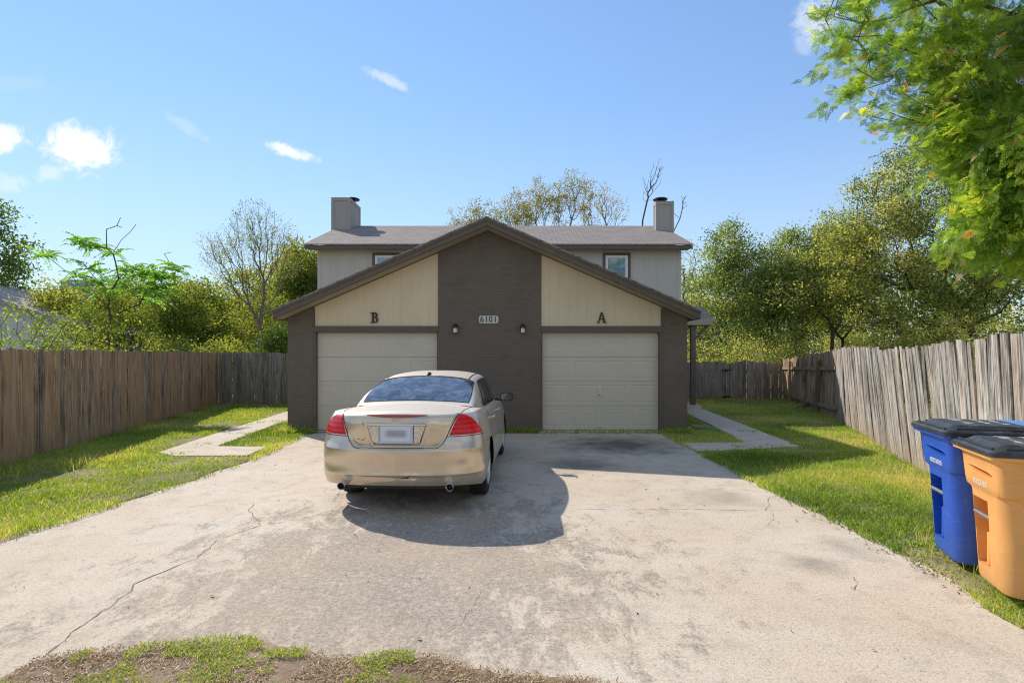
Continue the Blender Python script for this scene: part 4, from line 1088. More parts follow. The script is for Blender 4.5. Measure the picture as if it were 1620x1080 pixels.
def pos_front(theta, t):
    y = LEN - LF*(1-np.cos(theta)**(2/2.4)); zbv = zbm(y); zsv = zs(y); z = zbv+t*(zsv-zbv)
    x = half_width(y, t)*np.sin(theta)**(2/2.4)
    fr = pchip(z, [0.2, 0.35, 0.5, 0.62, 0.75, 0.9], [0.10, 0.02, 0.0, 0.03, 0.10, 0.25])
    return np.stack([x, y - fr*(1-sstep(LEN-y, 0.1, LF)), z], -1)
NR = 120
Tt = np.concatenate([np.linspace(0, 0.9, NR-24, endpoint=False), np.linspace(0.9, 1.0, 24)])
def body_grid():
    rows = []
    for t in Tt:
        yA = LC*(1-np.cos(TH)**(2/_n)); zA = zbm(yA)+t*(zs(yA)-zbm(yA))
        A = pos_rear(TH, zA)
        yS = np.linspace(LC, LEN-LF, NS+2)[1:-1]; zS = zbm(yS)+t*(zs(yS)-zbm(yS)); S = pos_side(yS, zS)
        Fp = pos_front(THF[::-1], np.full(NFR, t))
        rows.append(np.concatenate([A, S, Fp]))
    G = np.array(rows)
    # deck / bonnet cap: lerp the top row to the centre line with a crown
    top = G[-1]; K = 26; caps = []
    for k in range(1, K+1):
        f = k/K; x = top[:, 0]*(1-f)
        yc = top[:, 1]
        crown = pchip(yc, [0, 0.2, 1.0, 2.0, 3.6, 4.3, 4.83], [0.030, 0.034, 0.065, 0.06, 0.10, 0.075, 0.03])
        z = top[:, 2] + crown*(1-(1-f)**2.0)*np.minimum(1, top[:, 0]/0.6)
        caps.append(np.stack([x, yc, z], -1))
    return np.concatenate([G, np.array(caps)])
BG = body_grid(); nr_, nc_ = BG.shape[:2]
WHEELS = [(1.085, 0.33), (3.825, 0.33)]; AR = 0.372
V = BG.reshape(-1, 3).copy(); I = np.arange(nr_*nc_).reshape(nr_, nc_)
F = np.stack([I[:-1, :-1], I[:-1, 1:], I[1:, 1:], I[1:, :-1]], -1).reshape(-1, 4)
keep = np.ones(len(F), bool); inside = np.zeros(len(V), bool)
for (wy, wz) in WHEELS:
    dd = np.hypot(V[:, 1]-wy, V[:, 2]-wz); ins = (dd < AR) & (np.abs(V[:, 0]) > 0.62) & (V[:, 2] < 0.75)
    keep &= ~ins[F].all(1)
    mixed = ins[F].any(1) & ~ins[F].all(1); vs = np.unique(F[mixed]); vs = vs[ins[vs]]
    for i in vs:
        dy, dz = V[i, 1]-wy, V[i, 2]-wz; k = AR/max(1e-6, math.hypot(dy, dz)); V[i, 1] = wy+dy*k; V[i, 2] = wz+dz*k
F = F[keep]
cx = V[F].mean(1)
# classify faces into panels
regs = np.zeros(len(F), int)          # 0 body 1 trunk lid 2 bumper 3 rear door 4 front door
rear = cx[:, 1] < 0.62
trunk = (cx[:, 1] < 0.97) & (cx[:, 0] < np.where(cx[:, 2] < 1.06, seam_x(cx[:, 2]), 0.66)) & (cx[:, 2] > 0.7)
regs[trunk] = 1
regs[(cx[:, 1] < 0.72) & (cx[:, 2] < 0.828) & ~trunk] = 2
sidez = (cx[:, 2] > 0.34) & (cx[:, 0] > 0.7)
regs[sidez & (cx[:, 1] > np.interp(cx[:, 2], [0.34, 0.5, 0.7, 1.05], [1.62, 1.50, 1.46, 1.36])) & (cx[:, 1] < 2.42)] = 3
regs[sidez & (cx[:, 1] >= 2.42) & (cx[:, 1] < 3.50)] = 4
regs[(cx[:, 1] > 4.25) & (cx[:, 2] < 0.6)] = 5
def sub(name, mask, mirror, parent, mats=PAINT):
    Fs = F[mask]
    u, inv = np.unique(Fs, return_inverse=True); Vs = V[u]; Fs = inv.reshape(-1, 4)
    VV = [Vs]; FF = [Fs]
    if mirror in ('both', 'left'):
        Vm = Vs*np.array([-1, 1, 1]); Fm = Fs[:, ::-1]
        if mirror == 'left': VV, FF = [Vm], [Fm]
        else: VV.append(Vm); FF.append(Fm+len(Vs))
    o = mesh_obj(name, np.concatenate(VV), np.concatenate(FF), mats, parent, smooth=True, uvmode=None)
    return o
body = sub('body', regs == 0, 'both', car)
lid = sub('trunk_lid', regs == 1, 'both', car)
bump = sub('rear_bumper', regs == 2, 'both', car)
fbump = sub('front_bumper', regs == 5, 'both', car)
drs = [sub('door', regs == 3, 'right', car), sub('door', regs == 4, 'right', car), sub('door', regs == 3, 'left', car), sub('door', regs == 4, 'left', car)]

def ribbon(P, Nn, wd, lift=0.0022):
    """thin strip along points P lying on the surface with normals Nn"""
    P = np.array(P); Nn = np.array(Nn); T = np.gradient(P, axis=0); T /= np.linalg.norm(T, axis=1)[:, None]+1e-9
    S = np.cross(T, Nn); S /= np.linalg.norm(S, axis=1)[:, None]+1e-9; P = P+Nn*lift
    n = len(P); Vv = np.concatenate([P+S*wd/2, P-S*wd/2]); Ff = [(i, i+1, n+i+1, n+i) for i in range(n-1)]
    return Vv, Ff
def surf_n(fn, a, b_, e=1e-3):
    du = fn(a+e, b_)-fn(a-e, b_); dv = fn(a, b_+e)-fn(a, b_-e); n = np.cross(du, dv); n /= np.linalg.norm(n, axis=-1)[..., None]+1e-9
    return n
sm = MB()
def add_seam(Vv, Ff, mirror=True):
    sm.add(Vv.tolist(), Ff)
    if mirror: sm.add((Vv*np.array([-1, 1, 1])).tolist(), [f[::-1] for f in Ff])
# trunk seam
zz = np.concatenate([np.full(40, 0.708), np.linspace(0.710, 1.055, 70)]); xx = np.concatenate([np.linspace(0, 0.40, 40), seam_x(np.linspace(0.710, 1.055, 70))])
th = th_of(xx, zz); P = pos_rear(th, zz)
n_ = surf_n(pos_rear, np.clip(th, 0.02, 1.5), zz); n_[:, 1] = np.where(n_[:, 1] > 0, -n_[:, 1], n_[:, 1])
n_ = np.tile(np.array([0.25, -0.95, 0.15]), (len(P), 1)); n_ /= np.linalg.norm(n_[0])
add_seam(*ribbon(P, n_, 0.009, 0.006))
# trunk lid sides on the deck
yy = np.linspace(0.17, 0.98, 30); dx = np.linspace(0.645, 0.70, 30)
def deck_z(x, y):
    # interpolate the grid's cap
    capx = BG[NR-1:, :NA+40, :]
    out = []
    for a, b_ in zip(np.atleast_1d(x), np.atleast_1d(y)):
        j = int(np.argmin(np.abs(capx[0, :, 1]-b_))); col = capx[:, j, :]
        out.append(np.interp(a, col[::-1, 0], col[::-1, 2]))
    return np.array(out)
P = np.stack([dx, yy, deck_z(dx, yy)], -1); add_seam(*ribbon(P, np.tile([0, 0, 1.0], (30, 1)), 0.008, 0.003))
# bumper top seam under the lamps, bumper side seam
zz = np.full(50, 0.828); th = np.linspace(float(th_of(0.53, 0.828)), 1.45, 50); P = pos_rear(th, zz); nn = surf_n(pos_rear, th, zz); nn *= np.sign((nn*np.array([1, -1, 0])).sum(1))[:, None]
add_seam(*ribbon(P, nn, 0.007, 0.003))
zz = np.linspace(0.45, 0.828, 20); P = pos_side(np.full(20, 0.72), zz); add_seam(*ribbon(P, np.tile([1.0, 0, 0], (20, 1)), 0.006, 0.003))
for ye in (2.42, 3.50):
    zz = np.linspace(0.34, 0.985, 40); P = pos_side(np.full(40, ye), zz); add_seam(*ribbon(P, np.tile([1.0, 0, 0], (40, 1)), 0.009, 0.003))
zz = np.linspace(0.34, 1.02, 40); P = pos_side(np.interp(zz, [0.34, 0.5, 0.7, 1.05], [1.62, 1.50, 1.46, 1.36]), zz); add_seam(*ribbon(P, np.tile([1.0, 0, 0], (40, 1)), 0.009, 0.003))
sm.build('panel_gap', SEAM, car)

def patch(poly_uv, fn, nu, nv, lift, outward):
    """four boundary curves by bilinear fill of corner list [(u,v)x4]; evaluated on the surface fn"""
    A, B, C_, D = [np.array(p, float) for p in poly_uv]
    s = np.linspace(0, 1, nu); t = np.linspace(0, 1, nv); S, Tq = np.meshgrid(s, t)
    UV = (A[None, None]*((1-S)*(1-Tq))[..., None] + B*((S)*(1-Tq))[..., None] + C_*(S*Tq)[..., None] + D*((1-S)*Tq)[..., None])
    return UV
def taillight(sign, label):
    # inner edge follows the lid seam; outer edge sweeps to a point on the flank
    nv, nu = 34, 40; G = np.zeros((nv, nu, 3)); N = np.zeros((nv, nu, 3))
    for i, f in enumerate(np.linspace(0, 1, nv)):
        z = 0.838 + f*(1.052-0.838)
        th0 = float(th_of(seam_x(z)+0.012, z)); th1 = float(np.interp(z, [0.838, 0.86, 0.91, 0.97, 1.01, 1.035, 1.052], [1.44, 1.42, 1.33, 1.21, 1.10, 0.99, 0.84]))
        th = np.linspace(th0, th1, nu); zz = np.full(nu, z)
        P = pos_rear(th, zz); nn = surf_n(pos_rear, np.clip(th, 0.03, 1.5), zz); nn *= np.sign((nn*np.array([0.7, -1, 0.1])).sum(1))[:, None]
        G[i] = P; N[i] = nn
    edge = np.minimum.outer(np.minimum(np.arange(nv), nv-1-np.arange(nv)), np.full(nu, 99)); edge = np.minimum(edge, np.minimum(np.arange(nu), nu-1-np.arange(nu))[None, :])
    lift = np.where(edge == 0, -0.004, np.where(edge == 1, 0.005, 0.009))
    G = G + N*lift[..., None]
    Vv = G.reshape(-1, 3)*np.array([sign, 1, 1]); I = np.arange(nv*nu).reshape(nv, nu)
    Ff = np.stack([I[:-1, :-1], I[:-1, 1:], I[1:, 1:], I[1:, :-1]], -1).reshape(-1, 4)
    if sign < 0: Ff = Ff[:, ::-1]
    o = mesh_obj('taillight', Vv, np.ascontiguousarray(Ff), REDL, car, smooth=True, uvmode=None)
    if label: o['label'] = label
    return o
tl1 = taillight(1, None); tl2 = taillight(-1, None)

# greenhouse
def g_zb(y): return pchip(y, [0.92, 1.05, 1.3, 1.8, 2.5, 3.3, 3.9], [1.060, 1.052, 1.025, 0.985, 0.965, 0.945, 0.91])
def g_zc(y): return pchip(y, [0.92, 1.0, 1.25, 1.5, 1.70, 1.9, 2.2, 2.55, 2.9, 3.1, 3.5, 3.9], [1.095, 1.128, 1.240, 1.335, 1.398, 1.430, 1.452, 1.457, 1.435, 1.395, 1.215, 1.015])
def g_w(y): return pchip(y, [0.92, 1.05, 1.35, 1.8, 2.4, 3.2, 3.9], [0.715, 0.735, 0.76, 0.775, 0.78, 0.77, 0.74])
SECN = ([0, 0.12, 0.3, 0.5, 0.68, 0.80, 0.89, 0.95, 0.985, 1.0, 1.0], [1, 0.992, 0.965, 0.925, 0.88, 0.835, 0.76, 0.61, 0.41, 0.20, 0.0])
def g_pos(y, u):
    """u 0..1 from belt to centre line"""
    y = np.asarray(y, float); u = np.asarray(u, float)
    k = np.linspace(0, 1, 11)
    zf = pchip(u, k, SECN[0]); xf = pchip(u, k, SECN[1])
    # boxier where the rear glass meets the deck and at the windscreen foot
    m = np.clip(1-sstep(y, 1.0, 1.75)+sstep(y, 3.2, 3.9), 0, 1)
    zf2 = pchip(u, k, [0, 0.25, 0.5, 0.70, 0.83, 0.90, 0.95, 0.975, 0.99, 1.0, 1.0]); xf2 = pchip(u, k, [1, 0.992, 0.982, 0.965, 0.94, 0.905, 0.84, 0.70, 0.48, 0.24, 0.0])
    zf = zf*(1-m)+zf2*m; xf = xf*(1-m)+xf2*m
    zb_ = g_zb(y); zc_ = g_zc(y)
    crown = 0.018*(1-xf**2)
    return np.stack([g_w(y)*xf, y, zb_+(zc_-zb_-0.018)*zf+crown], -1)
ys_ = np.linspace(0.92, 3.9, 170); us_ = np.linspace(0, 1, 70); YY, UU = np.meshgrid(ys_, us_, indexing='ij')
G = g_pos(YY, UU); I = np.arange(G.shape[0]*G.shape[1]).reshape(G.shape[:2])
Fg = np.stack([I[:-1, :-1], I[1:, :-1], I[1:, 1:], I[:-1, 1:]], -1).reshape(-1, 4); Vg = G.reshape(-1, 3)
Vall = np.concatenate([Vg, Vg*np.array([-1, 1, 1])]); Fall = np.concatenate([Fg, Fg[:, ::-1]+len(Vg)])
mesh_obj('roof', Vall, Fall, PAINT, car, smooth=True, uvmode=None)
def gpatch(name, y0f, y1f, u0, u1, mat, ny=40, nu=30, lift=0.004, both=False, side=1, parent=None):
    us = np.linspace(0, 1, nu); V = []
    G = np.zeros((ny, nu, 3)); N = np.zeros((ny, nu, 3))
    for j, f in enumerate(us):
        u = u0+(u1-u0)*f; a = y0f(f); b_ = y1f(f); y = np.linspace(a, b_, ny); uu = np.full(ny, u)
        P = g_pos(y, uu); e = 1e-3
        n = np.cross(g_pos(y, np.clip(uu+e, 0, 1))-g_pos(y, np.clip(uu-e, 0, 1)), g_pos(y+e, uu)-g_pos(y-e, uu)); n /= np.linalg.norm(n, axis=1)[:, None]+1e-12
        n *= np.sign(n[:, 2]+n[:, 0]*0.8+1e-9)[:, None]
        G[:, j] = P+n*lift; N[:, j] = n
    I = np.arange(ny*nu).reshape(ny, nu); Ff = np.stack([I[:-1, :-1], I[1:, :-1], I[1:, 1:], I[:-1, 1:]], -1).reshape(-1, 4)
    Vv = G.reshape(-1, 3)
    if both: Vv2 = np.concatenate([Vv, Vv*np.array([-1, 1, 1])]); Ff = np.concatenate([Ff, Ff[:, ::-1]+len(Vv)]); Vv = Vv2
    elif side < 0: Vv = Vv*np.array([-1, 1, 1]); Ff = Ff[:, ::-1]
    return mesh_obj(name, Vv, np.ascontiguousarray(Ff), mat, parent or car, smooth=True, uvmode=None)
# rear glass: u from ~0.45 at its edge to the centre
uo = 0.545
def ry0(f): return 1.005+0.02*(f)
def ry1(f): return 1.715+0.03*f
band = gpatch('window_band', lambda f: ry0(f)-0.012, lambda f: ry1(f)+0.012, uo-0.02, 1.0, TRIMB, lift=0.0025, both=True)
rg_ = gpatch('rear_window', ry0, ry1, uo, 1.0, CARGL, lift=0.005, both=True)
gpatch('windscreen', lambda f: 3.10+0.0*f, lambda f: 3.84, 0.50, 1.0, SIDEGL, lift=0.004, both=True)
for sd_ in (1, -1):
    gpatch('window_band', lambda f: 1.50+0.34*f, lambda f: 3.55-0.50*f, 0.05, 0.50, TRIMB, lift=0.0025, side=sd_)
    gpatch('side_window', lambda f: 1.56+0.32*f, lambda f: 2.40, 0.075, 0.475, SIDEGL, lift=0.005, side=sd_)
    gpatch('side_window', lambda f: 2.47, lambda f: 3.47-0.47*f, 0.075, 0.475, SIDEGL, lift=0.005, side=sd_)
# roof ditch mouldings
for sd_ in (1, -1):
    y = np.linspace(1.55, 3.1, 40); P = g_pos(y, np.full(40, 0.635)); Vv, Ff = ribbon(P, np.tile([0.2, 0, 1.0], (40, 1)), 0.014, 0.004)
    mesh_obj('roof_moulding', Vv*np.array([sd_, 1, 1]), Ff if sd_ > 0 else [f[::-1] for f in Ff], TRIMB, car, uvmode=None)

# lid furniture: brake light strip, emblem, plate, reversing lamps
xs = np.linspace(-0.325, 0.325, 41); b = MB(); Vv = []
def rs(x, z): 
    x = np.asarray(x, float); P = pos_rear(th_of(np.abs(x), np.asarray(z, float)), np.asarray(z, float)); P[..., 0] = x; return P
h = 0.023*(1-(np.abs(xs)/0.33)**2.2)+0.001
Pt = rs(xs, np.full(41, 1.052)); Pm = rs(xs, 1.052-h*0.5); Pb = rs(xs, 1.052-h)
b.add(np.concatenate([Pt+[0, -0.004, 0.006], Pm+[0, -0.014, 0], Pb+[0, -0.004, 0]]).tolist(), [(i, i+41, i+42, i+1) for i in range(40)]+[(i+41, i+82, i+83, i+42) for i in range(40)])
b.build('brake_light', REDS, lid, smooth=True)
b = MB(); zc = 1.003; yb = float(rs(0.0, zc)[1])-0.004
def plate_box(x0, x1, z0, z1, t=0.008): b.box(x0, x1, yb-t, yb+0.02, z0, z1)
for s in (-1, 1):
    b.prism([(s*0.014, zc-0.017), (s*0.022, zc-0.017), (s*0.028, zc+0.019), (s*0.018, zc+0.019)][::s], yb-0.010, yb+0.012, 'y')
    b.prism([(s*0.034, zc-0.024), (s*0.039, zc-0.024), (s*0.046, zc+0.026), (s*0.040, zc+0.026)][::s], yb-0.007, yb+0.012, 'y')
plate_box(-0.016, 0.016, zc-0.004, zc+0.005); plate_box(-0.040, 0.040, zc+0.0265, zc+0.031, 0.006); plate_box(-0.034, 0.034, zc-0.029, zc-0.0245, 0.006)
b.build('emblem', CHROME, lid)
LP = M_simple('plate_white', (0.66, 0.69, 0.74), 0.35, var=0.12, sc=14); LPB = M_simple('plate_frame', (0.50, 0.58, 0.70), 0.3, 0.3)
py = 0.064
lpn = MB(); lpn.box(-0.180, 0.180, py-0.004, py+0.03, 0.757, 0.963); plo = lpn.build('license_plate', LPB, lid, bevel=0.006)
l2 = MB(); l2.box(-0.155, 0.155, py-0.0075, py-0.0042, 0.783, 0.940); l2.build('plate_face', LP, plo, bevel=0.003)
# the photo's plate number is blurred out: soft grey smudge only
a = NT('blurred_number'); o_ = a.obj(); nz = a.noise(a.scale(o_, (1, 1, 1)), 14, 2); a.m  # noqa
sgx = a.n('ShaderNodeSeparateXYZ', None, Vector=o_)
mxx = a.n('ShaderNodeMapRange', {'interpolation_type': 'SMOOTHSTEP'}, i0=a.math('ABSOLUTE', sgx.outputs[0]), i1=0.07, i2=0.15, i3=1.0, i4=0.0).outputs[0]
mzz = a.n('ShaderNodeMapRange', {'interpolation_type': 'SMOOTHSTEP'}, i0=a.math('ABSOLUTE', a.math('SUBTRACT', sgx.outputs[2], 0.862)), i1=0.012, i2=0.06, i3=1.0, i4=0.0).outputs[0]
cc = a.mix(a.math('MULTIPLY', a.math('MULTIPLY', mxx, mzz), 0.75), (0.66, 0.69, 0.74), a.mix(nz, (0.18, 0.17, 0.20), (0.34, 0.31, 0.33)))
BL = a.done(a.bsdf(Base_Color=cc, Roughness=0.35))
l3 = MB(); l3.box(-0.148, 0.148, py-0.0085, py-0.0077, 0.79, 0.934); l3.build('plate_number', BL, plo)
l4 = MB()
for x in (-0.115, 0.115):
    l4.lathe([(0.0, 0.004), (0.006, 0.003), (0.006, 0)], 8, (0, 0, 0), 'y')
for s in (-1, 1):
    b = MB(); P = [(s*0.186, 0.768), (s*0.247, 0.768), (s*0.312, 0.945), (s*0.186, 0.945)][::s]
    b.prism(P, py+0.004, py+0.035, 'y'); b.build('reversing_lamp', CLEAR, lid, bevel=0.004)
b = MB(); P = [(-0.318, 0.949), (0.318, 0.949), (0.326, 0.968), (-0.326, 0.968)]; b.prism(P, py-0.012, py+0.03, 'y'); b.build('plate_garnish', CHROME, lid, bevel=0.003)
# small scratches left by a removed badge
b = MB()
for (x, z, w_, h_, rr_) in ((-0.42, 0.795, 0.016, 0.010, 0), (-0.385, 0.783, 0.030, 0.005, 0.1), (-0.355, 0.796, 0.012, 0.010, 0)):
    y = float(rs(x, z)[1])-0.004; b.box(x, x+w_, y, y+0.004, z, z+h_)
b.build('badge_residue', SEAM, lid)
# bumper tear
b = MB()
def bp(x, z, l=0.004):
    P = rs(x, z); return (x, float(P[1])-l, z)
b.add([bp(0.10, 0.405), bp(0.135, 0.418), bp(0.185, 0.475), bp(0.150, 0.432), bp(0.14, 0.408)], [(0,1,4), (1,3,4), (1,2,3)], 0)
b.add([bp(0.15, 0.430, 0.006), bp(0.24, 0.408, 0.03), bp(0.20, 0.375, 0.026), bp(0.14, 0.395, 0.008)], [(3,2,1,0)], 1)
b.add([bp(0.06, 0.396, 0.004), bp(0.14, 0.401, 0.005), bp(0.14, 0.408, 0.005), bp(0.07, 0.404, 0.004)], [(0,1,2,3)], 0)
b.add([bp(-0.6, 0.363, 0.004), bp(0.7, 0.363, 0.004), bp(0.7, 0.371, 0.004), bp(-0.6, 0.371, 0.004)], [(0,1,2,3)], 0)
b.build('bumper_tear', [SEAM, PAINT], bump)
# antenna fin, mirrors, handles
b = MB(); P0 = g_pos(np.array([1.80]), np.array([1.0]))[0]
b.add([(-0.020, 1.77, P0[2]-0.004), (0.020, 1.77, P0[2]-0.004), (0.024, 1.90, P0[2]+0.02), (-0.024, 1.90, P0[2]+0.02), (0, 1.79, P0[2]+0.042), (0, 1.88, P0[2]+0.038)],
      [(0,1,4), (1,2,5,4), (3,0,4,5), (2,3,5)]); b.build('antenna', TRIMB, car)
for s in (1, -1):
    b = MB(); c = (s*0.985, 3.03, 1.035)
    prof = []
    for k in range(9):
        f = k/8; r_ = math.sin(math.acos(min(1, max(0, f*0.98))))*1.0
        prof.append((r_, f*0.10))
    ring_ = [(math.cos(2*math.pi*q/20), math.sin(2*math.pi*q/20)) for q in range(20)]
    def sup(c_, n): return math.copysign(abs(c_)**(2/n), c_)
    Vv = []; Ff = []
    for (r_, dy) in prof:
        for (cq, sq) in ring_: Vv.append((c[0]+0.105*r_*sup(cq, 3.2), c[1]+dy, c[2]+0.068*r_*sup(sq, 3.2)))
    for i in range(len(prof)-1):
        for q in range(20): Ff.append((i*20+q, i*20+(q+1) % 20, (i+1)*20+(q+1) % 20, (i+1)*20+q))
    b.add(Vv, Ff); b.add([v for v in Vv[:20]], [tuple(range(19, -1, -1))], 1)
    b.box(min(s*0.80, s*0.90), max(s*0.80, s*0.90), 3.03, 3.09, 0.975, 1.01, 1)
    mo = b.build('mirror', [PAINT, TRIMB], car); smooth_by_angle(mo, 40)
    b = MB(); P = [(c[0]+0.092*sup(cq, 3.2), c[2]+0.055*sup(sq, 3.2)) for (cq, sq) in ring_]; b.prism(P, c[1]-0.006, c[1]-0.001, 'y'); b.build('mirror_glass', M_glass('mirror_glass', (0.02, 0.03, 0.035), 0.12, 0.01, 0.0) if s > 0 else SIDEGL, mo)
    P = [(c[0]+0.102*sup(cq, 3.2), c[2]+0.064*sup(sq, 3.2)) for (cq, sq) in ring_]
    for k, yh in enumerate((1.62, 2.62)):
        d_ = drs[k] if s > 0 else drs[k+2]
        Pz = pos_side(np.array([yh, yh+0.17]), np.array([0.875, 0.885])); b = MB()
        b.tube([(s*(Pz[0][0]-0.004), yh, 0.875), (s*(Pz[0][0]+0.032), yh+0.03, 0.878), (s*(Pz[0][0]+0.034), yh+0.10, 0.884), (s*(Pz[1][0]-0.004), yh+0.17, 0.885)], [0.012, 0.014, 0.014, 0.012], 10)
        b.build('door_handle', PAINT, d_, smooth=True)
# wheels
def wheel(x, y, s):
    root = mesh_obj('wheel', *(lambda m: (m.V, m.F))(MB().lathe([(0.10, -0.10), (0.20, -0.10), (0.205, 0.06), (0.05, 0.07)], 20, (0, 0, 0), 'x')), TRIMB, car, uvmode=None)
    root.location = (x, y, 0.326)
    if s < 0: root.rotation_euler = (0, 0, math.pi)
    t = MB(); t.lathe([(0.205, -0.09), (0.225, -0.102), (0.270, -0.108), (0.305, -0.103), (0.321, -0.085), (0.326, -0.060), (0.3262, -0.033), (0.320, -0.030), (0.320, -0.024), (0.3265, -0.021), (0.3268, 0.0), (0.3265, 0.021), (0.320, 0.024), (0.320, 0.030), (0.3262, 0.033), (0.326, 0.060), (0.321, 0.085), (0.305, 0.103), (0.270, 0.108), (0.225, 0.102), (0.205, 0.09), (0.205, -0.09)], 48, (0, 0, 0), 'x')
    smooth_by_angle(t.build('tyre', TYRE, root), 30)
    r = MB(); r.lathe([(0.175, -0.07), (0.192, 0.06), (0.207, 0.098), (0.213, 0.106), (0.207, 0.110), (0.196, 0.104), (0.186, 0.085), (0.178, 0.05)], 40, (0, 0, 0), 'x')
    r.lathe([(0.0, 0.088), (0.045, 0.086), (0.052, 0.078), (0.055, 0.05)], 20, (0, 0, 0), 'x')
    for k in range(7):
        a0 = 2*math.pi*k/7; ca, sa = math.cos(a0), math.sin(a0)
        Vv = []
        for (rr_, hw, xt) in ((0.04, 0.020, 0.078), (0.12, 0.017, 0.090), (0.192, 0.024, 0.098)):
            for (w_, xx_) in ((-hw, xt), (hw, xt), (hw*0.7, xt-0.035), (-hw*0.7, xt-0.035)):
                Vv.append((xx_, ca*rr_-sa*w_, sa*rr_+ca*w_))
        Ff = []
        for i in range(2):
            for q in range(4): Ff.append((i*4+q, i*4+(q+1) % 4, (i+1)*4+(q+1) % 4, (i+1)*4+q))
        r.add(Vv, Ff)
    ro = r.build('rim', RIM, root); fix_normals(ro); smooth_by_angle(ro, 40)
for (wy, _) in WHEELS:
    wheel(0.775, wy, 1); wheel(-0.775, wy, -1)
# wheel wells and underbody
b = MB()
for (wy, wz) in WHEELS:
    for s in (1, -1):
        n = 20; Vv = []; 
        for k in range(n+1):
            a0 = math.pi*(-0.12+1.24*k/n)
            for xx_ in (0.885, 0.45): Vv.append((s*xx_, wy+0.371*math.cos(a0), wz+0.371*math.sin(a0)))
        b.add(Vv, [(2*k, 2*k+1, 2*k+3, 2*k+2) for k in range(n)])
        b.box(min(s*0.449, s*0.44), max(s*0.449, s*0.44), wy-0.36, wy+0.36, 0.2, 0.72)
b.build('wheel_well', TRIMB, car); b = MB()
b.box(-0.60, 0.60, 0.14, 4.6, 0.27, 0.34); b.box(-0.86, 0.86, 1.52, 3.40, 0.205, 0.22)
b.box(-0.62, 0.62, 0.16, 0.70, 0.36, 0.40); b.tube([(-0.6, 1.085, 0.30), (0.6, 1.085, 0.30)], 0.04, 8); b.box(-0.5, -0.28, 0.35, 0.68, 0.24, 0.31); b.box(0.28, 0.52, 0.35, 0.68, 0.24, 0.31)
b.build('underbody', TRIMB, car)
for s in (-1, 1):
    b = MB(); x = s*0.575
    b.lathe([(0.030, 0.30), (0.040, 0.12), (0.041, 0.0), (0.0375, -0.004), (0.034, 0.0), (0.033, 0.12)], 24, (x, 0.015, 0.315), 'y')
    o = b.build('exhaust_tip', CHROME, car); fix_normals(o); smooth_by_angle(o, 40)
    b = MB(); b.lathe([(0.0, 0.10), (0.033, 0.10)], 20, (x, 0.015, 0.315), 'y')
    b.build('exhaust_bore', BLACK, o)
    b = MB(); b.lathe([(0.025, 0.5), (0.025, 0.3)], 10, (x, 0.0, 0.315), 'y'); b.build('exhaust_pipe', TRIMB, o)
# head lamps and grille at the far end
for s in (1, -1):
    th = np.linspace(0.75, 1.3, 14); Vv = []
    for t in (0.62, 0.90):
        P = pos_front(th, np.full(14, t)); P = P*np.array([s, 1, 1])+np.array([0, 0.012, 0]); Vv.append(P)
    Ff = [(i, i+1, i+15, i+14) for i in range(13)]
    mesh_obj('headlight', np.concatenate(Vv), Ff if s < 0 else [f[::-1] for f in Ff], CLEAR, car, smooth=True, uvmode=None)
th = np.linspace(0.02, 0.45, 10); Vv = np.concatenate([pos_front(th, np.full(10, t))+np.array([0, 0.012, 0]) for t in (0.60, 0.85)]); Vv = np.concatenate([Vv, Vv*np.array([-1, 1, 1])])
Ff = [(i, i+1, i+11, i+10) for i in range(9)]; mesh_obj('grille', Vv, [f[::-1] for f in Ff]+[tuple(j+20 for j in f) for f in Ff], BLACK, car, uvmode=None)

